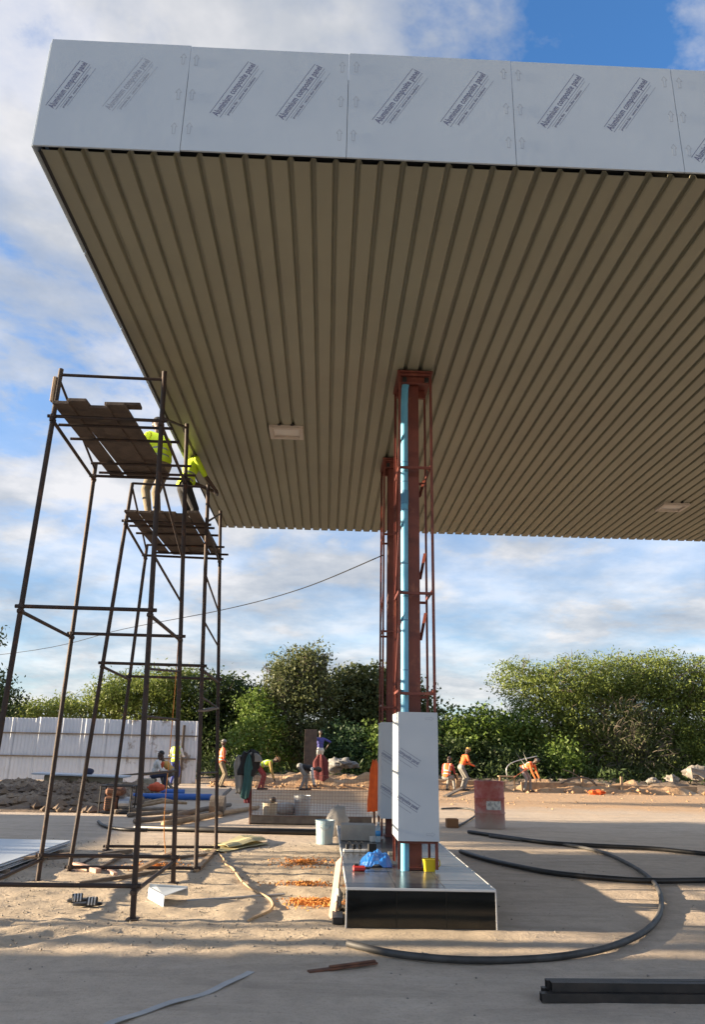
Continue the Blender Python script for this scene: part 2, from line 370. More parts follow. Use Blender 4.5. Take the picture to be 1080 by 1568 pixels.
def gridmesh(name, X, Y, Z, m):
    ny, nx = X.shape; me = bpy.data.meshes.new(name)
    v = np.stack([X, Y, Z], -1).reshape(-1, 3)
    i = np.arange((ny - 1) * (nx - 1)); r_ = i // (nx - 1); c_ = i % (nx - 1); a = r_ * nx + c_
    f = np.stack([a, a + 1, a + nx + 1, a + nx], -1)
    me.from_pydata(v.tolist(), [], f.tolist()); me.materials.append(m)
    me.polygons.foreach_set('use_smooth', [True] * len(f)); me.update(); return me

# ------------------------------------------------------------------ ground
def axis(segs):
    out = []
    for a, b_, st in segs: out += list(np.arange(a, b_, st))
    return np.array(out + [segs[-1][1]])
gx = axis([(-900, -100, 100), (-100, -20, 8), (-20, -6, .5), (-6, 5, .06), (5, 20, .4), (20, 100, 8), (100, 900, 100)])
gy = axis([(-300, -20, 40), (-20, 3, 1.0), (3, 13.5, .06), (13.5, 24, .25), (24, 60, .8), (60, 140, 10), (140, 2000, 155)])
GX, GYY = np.meshgrid(gx, gy)
nearm = np.clip((GX + 6) / 1.0, 0, 1) * np.clip((5 - GX) / 1.0, 0, 1) * np.clip((GYY - 3) / .6, 0, 1) * np.clip((13.5 - GYY) / 1.0, 0, 1)
sandm = .35 + .65 * np.clip((GX + 5) / 1, 0, 1) * np.clip((.4 - GX) / .6, 0, 1) * np.clip((GYY - 5.8) / .8, 0, 1) * np.clip((13 - GYY) / 1, 0, 1)
gz = ((fbm(GX * 1.3, GYY * 1.3, 3, 3) - .44) * .024 + (fbm(GX * 5.5, GYY * 7, 4, 9) - .46) * .050 * sandm) * nearm
# shallow tyre ruts through the sand
for k, off in enumerate((-3.3, -2.5)):
    dd = GX - (off + (GYY - 6.5) * .85 + .06 * np.sin(GYY * 3 + k)); rut = np.exp(-(dd / .16) ** 2) * np.clip((7.8 - GYY) / .6, 0, 1)
    gz -= .018 * rut * nearm; gz += .012 * np.exp(-((np.abs(dd) - .24) / .08) ** 2) * np.clip((7.8 - GYY) / .6, 0, 1) * nearm
gz = np.clip(gz, -.03, .020)
og = link('ground', gridmesh('ground', GX, GYY, gz, M['ground'])); tag(og, kind='structure')

def mound(name, x0, x1, y0, y1, h, m, seed, res=.14, prof=None):
    nx = max(6, int((x1 - x0) / res)); ny = max(6, int((y1 - y0) / res))
    X, Y = np.meshgrid(np.linspace(x0, x1, nx), np.linspace(y0, y1, ny))
    u = (X - x0) / (x1 - x0); w = (Y - y0) / (y1 - y0)
    e = np.minimum(1, np.minimum(u, 1 - u) * 7) * np.minimum(1, np.minimum(w, 1 - w) * 4.5)
    Z = -.03 + e * h * (.25 + 1.3 * (fbm(X * 1.1, Y * 1.6, 4, seed) - .15)) + e * (prof or .16) * h * (fbm(X * 3.6, Y * 5.5, 4, seed + 5) - .35)
    o = link(name, gridmesh(name, X, Y, Z, m)); tag(o, kind='structure')
    return lambda px, py: float(Z[int(round((py - y0) / (y1 - y0) * (ny - 1))), int(round((px - x0) / (x1 - x0) * (nx - 1)))])
rubz = mound('rubble_terrain', -13, -4.6, 17.5, 27.5, .30, M['earth'], 2, .07, 1.1)
mound('earth_bank', -8, 32, 31.4, 37.5, .42, M['earth'], 11, .18, .4)
mound('earth_bank', -4.6, 3.2, 29.9, 31.9, .52, M['redearth'], 21, .1, .45)
mound('earth_bank', 2.4, 7.6, 30.45, 31.6, .40, M['redearth'], 25, .09, .6)
mound('earth_bank', 7.8, 15.2, 30.1, 31.3, .30, M['redearth'], 27, .09, .7)
mound('earth_bank', 7.6, 13.6, 30.9, 32.2, .46, M['redearth'], 23, .1, .45)
mound('earth_bank', 15.4, 24.0, 31.2, 33.4, .46, M['earth'], 29, .1, .45)

# loose stones scattered over the ground (uncountable)
def rock(mb, c, r, seed):
    rn = random.Random(seed)
    vs = []
    for q in ((1, 0, 0), (-1, 0, 0), (0, 1, 0), (0, -1, 0), (0, 0, 1), (0, 0, -1)):
        vs.append(Vector(c) + Vector((q[0] * r * rn.uniform(.7, 1.3), q[1] * r * rn.uniform(.7, 1.3), q[2] * r * rn.uniform(.5, .9))) + Vector((rn.uniform(-.2, .2) * r, rn.uniform(-.2, .2) * r, 0)))
    mb.add(vs, [(0, 2, 4), (2, 1, 4), (1, 3, 4), (3, 0, 4), (2, 0, 5), (1, 2, 5), (3, 1, 5), (0, 3, 5)])
mb = MB()
for i in range(4600):
    if i % 7: x = random.uniform(-4.6, .2); y = random.uniform(6.3, 13)
    else: x = random.uniform(-5, 4.5); y = random.uniform(4.5, 14)
    r_ = random.choice([.004, .004, .005, .006, .007, .009, .013])
    if .1 < x < 1.7 and 7 < y < 13: continue
    rock(mb, (x, y, r_ * .25), r_, i)
o = mb.build('gravel', M['stone']); tag(o, 'loose pebbles and small stones scattered over the dirt', 'gravel', kind='stuff')
mb = MB()
for i in range(1500):
    x = random.uniform(-12.9, -4.7); y = 17.9 + 9.4 * random.random(); r_ = random.uniform(.04, .20) * random.uniform(.3, 1)
    rock(mb, (x, y, rubz(x, y) + r_ * .2), r_, 4000 + i)
o = mb.build('rubble', M['earth']); tag(o, 'dark rubble and broken stones heaped before the tin fence', 'rubble', kind='stuff')
mb = MB()
for i in range(420):
    x = random.uniform(-4.4, 2.2) if i < 200 else random.uniform(7.6, 24); y = random.uniform(29.6, 31.6)
    rock(mb, (x, y, random.uniform(.0, .16)), random.uniform(.03, .10), 9000 + i)
for i in range(1500):
    x = random.uniform(2.5, 22); y = random.uniform(21 + 3 * random.random(), 30.5); r_ = random.uniform(.008, .026) if i % 12 else random.uniform(.03, .06); rock(mb, (x, y, 0), r_, 12000 + i)
o = mb.build('clods', M['redearth']); tag(o, 'broken ochre soil clods along the trench', 'soil clods', kind='stuff')

# ------------------------------------------------------------------ canopy
H = 5.97; XL, XR, YF, YB = -2.40, 12.2, 4.70, 15.36
can = empty('canopy', (4.0, 10, 5.9)); tag(can, 'large flat station canopy with white front fascia and ribbed beige underside', 'canopy')
def CP(name, mb, m, smooth=False, parent=None, org=None):
    mb.v = [tuple(Vector(q) - can.location) for q in mb.v]
    return mb.build(name, m, parent or can, smooth=smooth)
PITCH = .182
prof = [(-.011, .0038), (-.001, .0036), (0, .0), (.122, .0), (.135, .036), (.140, .040), (.164, .040), (.169, .036), (.182, .0)]
def sheetmesh(w_off):
    mb = MB(); vs = []; fs = []; n = len(prof); ys = np.linspace(YF + .095, YB, 10)
    for k, y in enumerate(ys):
        for (x, z) in prof: vs.append((x, y, z + w_off * math.sin(k * 1.7) * .002))
    for i in range(len(ys) - 1):
        for k in range(n - 1): fs.append((i * n + k, (i + 1) * n + k, (i + 1) * n + k + 1, i * n + k + 1))
    mb.add(vs, fs)
    me = mb.mesh('soffit_sheet', M['soffit']); bm = bmesh.new(); bm.from_mesh(me); bm.normal_update()
    bmesh.ops.solidify(bm, geom=bm.faces[:], thickness=.0012); bm.to_mesh(me); bm.free(); return me
sm = [sheetmesh(1), sheetmesh(-1), sheetmesh(.3)]
k = 0; x = XL + .015
while x < XR - .1:
    link('soffit_sheet', sm[k % 3], can, Vector((x, random.uniform(-.006, .006), H + random.uniform(-.0012, .0012))) - can.location); x += PITCH; k += 1
# roof deck, purlins and edge angle above the soffit
CP('roof_deck', MB().box(((XL + XR) / 2, (YF + YB) / 2 + .06, 6.86), (XR - XL - .12, YB - YF - .16, .05)), M['roofsteel'])
for y in (YF + .35, 6.6, 8.45, 10.0, 11.45, 13.4, YB - .1):
    CP('purlin', MB().box(((XL + XR) / 2, y, 6.13), (XR - XL - .1, .07, .12), .01), M['roofsteel'])
for y in (8.45, 11.35): CP('main_beam', MB().box(((XL + XR) / 2, y, 6.45), (XR - XL - .3, .2, .45), .01), M['redsteel'])
CP('edge_angle', MB().box((XL + .003, (YF + YB) / 2 + .05, H + .035), (.012, YB - YF - .12, .07)).box((XL - .012, (YF + YB) / 2 + .05, H + .004), (.022, YB - YF - .12, .006)), M['edge'])
CP('edge_angle', MB().box(((XL + XR) / 2, YF + .13, H + .075), (XR - XL - .1, .04, .05)), M['edge'])
# fascia panels, each with its printed protective film
seam = [XL, GY(285, 150, YF).x, GY(533, 150, YF).x, GY(785, 150, YF).x, GY(1032, 150, YF).x]
while seam[-1] < XR - .4: seam.append(seam[-1] + 1.33)
FB, FT = H - .045, 7.0
def textmesh(txt, size, ext=0.0):
    cu = bpy.data.curves.new('txt', 'FONT'); cu.body = txt; cu.size = size; cu.extrude = ext; cu.resolution_u = 2; cu.align_y = 'CENTER'
    cu.space_character = 1.02; cu.offset = size * .018
    ob = bpy.data.objects.new('txt', cu); C.objects.link(ob); dg = bpy.context.evaluated_depsgraph_get(); dg.update()
    me = bpy.data.meshes.new_from_object(ob.evaluated_get(dg)); bpy.data.objects.remove(ob); bpy.data.curves.remove(cu)
    xs = [v.co.x for v in me.vertices]; w = max(xs) - min(xs); return me, w
def joinmesh(parts, name, m):
    bm = bmesh.new()
    for me, mat in parts:
        t2 = me.copy(); t2.transform(mat); bm.from_mesh(t2); bpy.data.meshes.remove(t2)
    out = bpy.data.meshes.new(name); bm.to_mesh(out); bm.free(); out.materials.clear(); out.materials.append(m)
    out.polygons.foreach_set('material_index', [0] * len(out.polygons)); return out
def flatbox(x0, x1, y0, y1):
    me = bpy.data.meshes.new('q'); me.from_pydata([(x0, y0, 0), (x1, y0, 0), (x1, y1, 0), (x0, y1, 0)], [], [(0, 1, 2, 3)]); return me
T1, w1 = textmesh('Aluminium composite panel', .100); T2, w2 = textmesh('protective film   remove after installation', .045)
L1 = .74                                            # printed block length in metres, heading drawn long and narrow
def printblock(name, mat, L=L1, hs=1.0):
    I = Matrix.Identity(4)
    parts = [(T1, Matrix.Diagonal((L / w1, hs, 1, 1))), (flatbox(0, L, .056 * hs, .062 * hs), I), (flatbox(0, L, -.058 * hs, -.053 * hs), I),
             (T2, Matrix.Translation((.06, -.105 * hs, 0)) @ Matrix.Diagonal((L * .72 / w2, hs * .8, 1, 1))), (flatbox(.05, L * .96, -.083 * hs, -.080 * hs), I), (flatbox(.10, L * .97, -.135 * hs, -.132 * hs), I)]
    return joinmesh(parts, name, mat)
PB = printblock('film_lettering', M['print'], hs=.80); PBF = printblock('film_lettering', M['print_faint'], hs=.80)
ar = bpy.data.meshes.new('arrow')
def arrowmesh():
    mb = MB(); P = [(-.011, 0), (-.011, .07), (-.024, .07), (0, .11), (.024, .07), (.011, .07), (.011, 0)]
    for a, b_ in zip(P, P[1:] + P[:1]): mb.bar((a[0], a[1], 0), (b_[0], b_[1], 0), .005, .0006)
    return mb.mesh('film_arrow', M['print_arrow'])
ARW = arrowmesh()
RX = Matrix.Rotation(R(90), 4, 'X')
prints = [((77, 164), (130, 95), 0, PB), ((164, 166), (226, 91), 0, PBF), ((329, 176), (388, 97), 1, PB), ((430, 181), (490, 101), 1, PB), ((578, 187), (640, 108), 2, PB), ((683, 190), (741, 112), 2, PB), ((832, 193), (888, 116), 3, PB), ((934, 198), (989, 122), 3, PB), ((1068, 245), (1125, 165), 4, PB)]
pan = []
for i in range(len(seam) - 1):
    dz = [0, .010, 0, .004, .008, 0][i % 6]; a, b_ = seam[i] + (.002 if i else -.014), seam[i + 1] - .002
    zb = FB - (.012 if i == 0 else 0); zt = FT - dz
    c = Vector(((a + b_) / 2, YF - .008, (zb + zt) / 2))
    p = MB().box((0, 0, 0), (b_ - a, .016, zt - zb), .002).build('fascia_panel', M['fascia'], can, c - can.location); pan.append((p, c))
    for xx in (a + .055, b_ - .055):
        for zf in (.20, .52, .86):
            if i == 0 and xx < a + .1: continue
            o = link('film_arrow', ARW, p, (xx - c.x + random.uniform(-.01, .01), -.0092, (zf - .5) * (zt - zb) - .05), (R(90), 0, 0))
for (p0, p1, i, me) in prints:
    q0 = GY(*p0, YF - .02); q1 = GY(*p1, YF - .02); p, c = pan[i]; an = math.atan2(q1.z - q0.z, q1.x - q0.x); L = (q1 - q0).length
    o = link('film_lettering', me, p); nrm = Matrix.Translation(Vector((q0.x, c.y - .0092, q0.z)) - c) @ RX @ Matrix.Rotation(an, 4, 'Z') @ Matrix.Translation((0, -.0, 0)) @ Matrix.Diagonal((L / L1, 1.0, 1, 1))
    o.matrix_local = nrm
y = YF + .01
while y < 10.2:
    MB().box((0, 0, 0), (.016, 1.31, FT - FB - .01), .002).build('fascia_panel', M['fascia'], can, Vector((XL - .030, y + .66, (FB + FT) / 2)) - can.location); y += 1.33
# recessed lamps
def lamp(px, py, label):
    c = GZ(px, py, H); o = empty('canopy_light', (c.x, c.y, H - .03)); tag(o, label, 'light', 'lamps under the canopy')
    w, d = .50, .42; mb = MB()
    for sx in (-1, 1): mb.box((sx * (w / 2 - .03), 0, .008), (.06, d, .055), .006)
    for sy in (-1, 1): mb.box((0, sy * (d / 2 - .03), .008), (w - .12, .06, .055), .006)
    mb.build('frame', M['lightframe'], o); MB().box((0, 0, .022), (w - .11, d - .11, .008), .003).build('diffuser', M['lightglass'], o)
    for sx in (-.10, .09): MB().box((sx, -d / 2 - .02, .035), (.045, .05, .03), .005).build('clip', M['black'], o)
lamp(439, 660, 'square recessed lamp in the soffit between scaffold and red columns')
lamp(1030, 775, 'square recessed lamp in the soffit over open ground, away from the columns')

# ------------------------------------------------------------------ pump island
IX0, IX1, IY0, IY1, IH = .23, 1.565, 7.23, 12.7, .32
isl = empty('pump_island', ((IX0 + IX1) / 2, (IY0 + IY1) / 2, 0)); tag(isl, 'raised pump island faced in black gloss tiles with dusty tiled top', 'pump island')
def IP(name, mb, m): 
    mb.v = [tuple(Vector(q) - isl.location) for q in mb.v]; return mb.build(name, m, isl)
IP('core', MB().box(((IX0 + IX1) / 2, (IY0 + IY1) / 2, IH / 2 - .012), (IX1 - IX0 - .024, IY1 - IY0 - .024, IH - .012)), M['grout'])
nx_, tw = 3, (IX1 - IX0 - .012) / 3; ny_ = 12; tl = (IY1 - IY0 - .012) / ny_
for i in range(nx_):
    for j in range(ny_):
        IP('top_tile', MB().box((IX0 + .006 + (i + .5) * tw, IY0 + .006 + (j + .5) * tl, IH - .006 + random.uniform(-.0008, .0008)), (tw - .005, tl - .005, .012), .0015), M['toptile'])
for i in range(nx_):
    IP('face_tile', MB().box((IX0 + .006 + (i + .5) * tw, IY0 + .006, .15), (tw - .003, .012, .290), .0015), M['blacktile'])
for j in range(ny_):
    for sx in (IX0 + .006, IX1 - .006): IP('face_tile', MB().box((sx, IY0 + .014 + (j + .5) * tl, .15), (.012, tl - .003, .290), .0015), M['blacktile'])
mb = MB().box(((IX0 + IX1) / 2, IY0 + .004, IH - .008), (IX1 - IX0, .012, .020), .002)
for sx in (IX0 + .003, IX1 - .003): mb.box((sx, (IY0 + IY1) / 2 + .006, IH - .008), (.012, IY1 - IY0 - .004, .020), .002).box((sx, IY0 + .003, (IH - .02) / 2), (.012, .012, IH - .022), .002)
IP('edge_trim', mb, M['trim'])

# ------------------------------------------------------------------ columns
def column(x, y, label, pipe_side, cladx0, cladx1, cladz0, cladz1, cladd, prnts):
    o = empty('steel_column', (x, y, IH)); tag(o, label, 'column', 'red lattice columns of the canopy')
    def P(name, mb, m, par=None): return mb.build(name, m, par or o)
    Ht = H - IH
    hw = .086; sxc = -.055
    P('shaft', MB().box((sxc, 0, Ht / 2), (.010, .20, Ht)).box((sxc, -.105, Ht / 2), (hw * 2, .014, Ht), .002).box((sxc, .105, Ht / 2), (hw * 2, .014, Ht), .002), M['redsteel'])
    P('base_plate', MB().box((sxc, 0, .012), (.22, .30, .02), .003), M['redsteel'])
    fx0, fx1, fy0, fy1 = -.222, .162, -.28, .30
    for ax in (fx0, fx1):
        for ay in (fy0, fy1):
            s_ = MB().box((ax, ay, Ht / 2 + .01), (.028, .006, Ht - .03)).box((ax + (.012 if ax < 0 else -.012), ay + (.016 if ay < 0 else -.016), Ht / 2 + .01), (.006, .026, Ht - .03))
            P('corner_bar', s_, M['redsteel'])
    zs = [.28, 1.1, 1.75, 2.85, 4.36, Ht - .06]
    for zq in zs:
        for ay in (fy0, fy1): P('tie_bar', MB().box(((fx0 + fx1) / 2, ay + (.01 if ay < 0 else -.01), zq), (fx1 - fx0 - .03, .024, .030), .002), M['redsteel'])
        for ax in (fx0, fx1): P('tie_bar', MB().box((ax * .97, 0, zq + .035), (.024, fy1 - fy0 - .03, .028), .002), M['redsteel'])
    for (za, zb) in ((2.35, 2.72), (3.05, 3.45), (4.05, 4.40)):
        P('brace', MB().bar((.035, -.10, za), (fx1 - .02, fy1 - .04, zb), .034, .010), M['redsteel'])
    for (za, zb) in ((1.85, 2.65), (2.95, 3.75), (4.0, 4.85)):
        P('brace', MB().bar((fx0 + .004, fy0 + .03, zb), (fx0 + .004, fy1 - .03, za), .010, .034), M['redsteel'])
    P('head_plate', MB().box((-.03, 0, Ht - .035), (.44, .64, .014), .002).box((-.03, -.20, Ht - .10), (.36, .05, .10), .004).box((-.03, .20, Ht - .10), (.36, .05, .10), .004), M['redsteel'])
    for ax in (-.16, .11): P('lug', MB().box((ax, -.29, Ht - .14), (.05, .03, .06), .004), M['black'])
    # rain pipe strapped to the shaft
    px = -.152
    pp = P('downpipe', MB().tube([(px, -.17, .0), (px, -.17, Ht - .42), (px + .01, -.15, Ht - .2), (px + .03, -.14, Ht - .06)], .044, 14), M['pipeblue']) if pipe_side else None
    if pp: smooth_by_angle(pp)
    for zq in () if not pp else (1.75, 2.0, 2.55, 2.82, 3.2, 3.85, 4.2, 4.33, 4.45):
        P('pipe_strap', MB().tube([(px, -.17, zq), (px, -.17, zq + .014)], .0475, 14), M['pipedark'], pp)
    if pp: P('pipe_coupling', MB().tube([(px, -.17, 3.93), (px, -.17, 4.10)], .049, 14), M['pipedark'], pp)
    # white cladding box
    cw = (cladx1 - cladx0); cc = (cladx0 + cladx1) / 2 - x; z0, z1 = cladz0 - IH, cladz1 - IH; y0 = cladd[0]; y1 = cladd[1]
    fr = P('cladding_panel', MB().box((cc, y0 + .004, (z0 + z1) / 2), (cw, .006, z1 - z0), .0015).box((cc, y0 + .018, z1 - .004), (cw - .02, .022, .004)), M['cladding'])
    for sx in (-1, 1): P('cladding_panel', MB().box((cc + sx * (cw / 2 - .003), (y0 + y1) / 2 + .008, (z0 + z1) / 2 + .0), (.006, y1 - y0 - .012, z1 - z0 - .002), .0015), M['cladding'])
    P('cladding_panel', MB().box((cc, y1 + .004, (z0 + z1) / 2), (cw, .006, z1 - z0 - .004), .0015), M['cladding'])
    for (tx, tz, me) in prnts:
        q = link('film_lettering', me, o); q.matrix_local = Matrix.Translation((cc - cw / 2 + tx, y0 - .0006, z0 + tz)) @ RX @ Matrix.Rotation(R(-31), 4, 'Z')
    for zq in (z0 + .065, z1 - .065):
        q = link('film_arrow', ARW, o, (cc + .08, y0 - .0006, zq), (R(90), R(90), 0)); q.scale = (.8, .8, .8)
    return o
def panelprint():
    I = Matrix.Identity(4); Tp, wp = textmesh('composite panel', .05)
    return joinmesh([(Tp, Matrix.Diagonal((.24 / wp, 1.1, 1, 1))), (flatbox(0, .25, .032, .036), I), (flatbox(.01, .25, -.036, -.032), I), (flatbox(.05, .20, -.075, -.072), I)], 'film_lettering', M['print'])
PP = panelprint()
colA = column(1.01, 8.42, 'nearer red steel lattice column with blue rain pipe and white cladding box', -1, .772, 1.195, .61, 1.875, (-.31, .33), [(.01, .87, PP), (.00, .43, PP)])
colB = column(1.045, 11.30, 'red steel lattice column standing further back on the island, behind the clad one', 0, .808, 1.232, .575, 1.86, (-.31, .33), [(.01, .87, PP), (.00, .43, PP)])

# ------------------------------------------------------------------ scaffolds
def scaffold(legs, levels, zplat, ztop, label, transY, rungs, extra):
    o = empty('scaffold_tower', (-2.4, (legs['A'][1] + legs['B'][1]) / 2, 0)); tag(o, label, 'scaffold', 'scaffold towers at the canopy edge')
    L = o.location
    def P(name, mb, m=M['scaf'], sm=True):
        mb.v = [tuple(Vector(q) - L) for q in mb.v]; q = mb.build(name, m, o)
        if sm: smooth_by_angle(q, 50)
        return q
    def at(k, z):
        x0, y0, x1, z1, zt = legs[k]; return Vector((x0 + (x1 - x0) * z / z1, y0, z))
    for k in legs:
        zt = legs[k][4]; b0 = at(k, 0.0)
        P('leg', MB().tube([at(k, 0.0), at(k, zt)], .027, 10))
        P('base_plate', MB().box((b0.x, b0.y, .006), (.11, .11, .01), .002), sm=False)
    for z in levels:
        for a, b_ in (('A', 'C'), ('B', 'D'), ('A', 'B'), ('C', 'D')):
            pa, pb = at(a, z), at(b_, z); d = (pb - pa).normalized(); off = Vector((0, 0, .0 if a + b_ in ('AC', 'BD') else -.05))
            P('ledger', MB().tube([pa - d * .06 + off, pb + d * .06 + off], .020, 8))
            for q in (pa, pb): P('coupler', MB().box(q + off, (.062, .062, .05), .012), sm=False)
    for y in transY:
        pa = at('A', zplat); pb = at('C', zplat); P('transom', MB().tube([(pa.x - .04, y, zplat + .01 * (y - pa.y) + .02), (pb.x + .07, y, zplat + .01 * (y - pa.y) + .02)], .018, 8))
    pa, pb = at('A', ztop), at('C', ztop); P('guard_rail', MB().tube([pa, pb], .018, 8))
    for (za, zb) in rungs: P('brace', MB().tube([at('C', za), at('D', zb)], .015, 6))
    for (k0, z0, k1, z1) in extra: P('brace', MB().tube([at(k0, z0), at(k1, z1)], .016, 6))
    return o, at
t1, at1 = scaffold({'A': (-3.10, 7.42, -3.05, 4.9, 5.43), 'B': (-3.18, 9.28, -3.16, 5.0, 5.02), 'C': (-1.67, 7.45, -1.89, 4.9, 5.46), 'D': (-1.67, 9.30, -1.97, 5.0, 5.66)},
    [.27, 2.78, 4.86], 4.86, 5.36, 'tall rusty tube scaffold tower with an empty plank deck', (7.7, 8.1, 8.9, 9.25),
    [(4.3, 3.75), (3.35, 3.2), (2.2, 2.35), (1.75, 1.78), (1.22, 1.2)], [('A', 5.3, 'B', 4.95), ('D', 5.6, 'C', 4.9)])
t2, at2 = scaffold({'A': (-3.06, 9.98, -2.87, 4.5, 5.02), 'B': (-3.15, 11.95, -3.05, 4.6, 4.64), 'C': (-1.54, 10.05, -1.76, 4.5, 5.05), 'D': (-1.57, 12.05, -1.86, 4.7, 5.30)},
    [.05, 2.50, 4.46], 4.46, 5.02, 'shorter rusty tube scaffold tower carrying two workers, close behind the taller tower', (10.3, 10.7, 11.4, 11.9),
    [(3.75, 3.55), (3.1, 3.0), (2.1, 2.05), (1.15, 1.1)], [('A', 4.98, 'B', 4.55), ('D', 5.25, 'C', 4.5)])
def plankdeck(n, x0, w, y0, y1, z, label, grp, seed):
    rn = random.Random(seed)
    for i in range(n):
        xx = x0 + (i + .5) * w; a = y0 + rn.uniform(-.09, .05); b_ = y1 + rn.uniform(-.05, .12)
        mb = MB(); dz = (.021 if i % 2 else 0) + rn.uniform(0, .004)
        mb.bar((xx + rn.uniform(-.02, .02), a, z + dz), (xx + rn.uniform(-.03, .03), b_, z + dz + .012), w * rn.uniform(.90, 1.12), .036, .004)
        tag(mb.build('scaffold_plank', M['board'], origin=(xx, (a + b_) / 2, z)), (label % ORD[i]).replace('outermost from', 'first from'), 'plank', grp)
ORD = ['first', 'second', 'third', 'fourth', 'fifth', 'sixth']
plankdeck(4, -3.02, .195, 7.28, 9.42, 4.935, 'weathered brown plank, %s from the outer side of the empty scaffold deck', 'planks of the taller scaffold', 3)
plankdeck(6, -2.83, .165, 9.78, 12.1, 4.525, 'weathered brown plank, %s from the outer side of the deck under the two workers', 'planks of the shorter scaffold', 4)
tag(MB().bar((-2.5, 7.40, 4.998), (-2.12, 7.42, 5.012), .12, .035, .004).build('timber_offcut', M['board']), 'short timber offcut lying across the empty scaffold deck', 'offcut')
tag(MB().box((0, 0, 0), (.035, .05, .30), .006).build('timber_block', M['timber'], loc=(-3.092, 7.42, 5.18)), 'small timber block tied to the top of a scaffold post', 'timber block')
tag(MB().bar((-1.72, 12.0, 2.05), (-1.62, 10.02, 1.92), .10, .03, .004).build('timber_board', M['greytimber'], loc=(0, 0, 0)), 'short grey board tied across the shorter scaffold, leg to leg', 'board') 

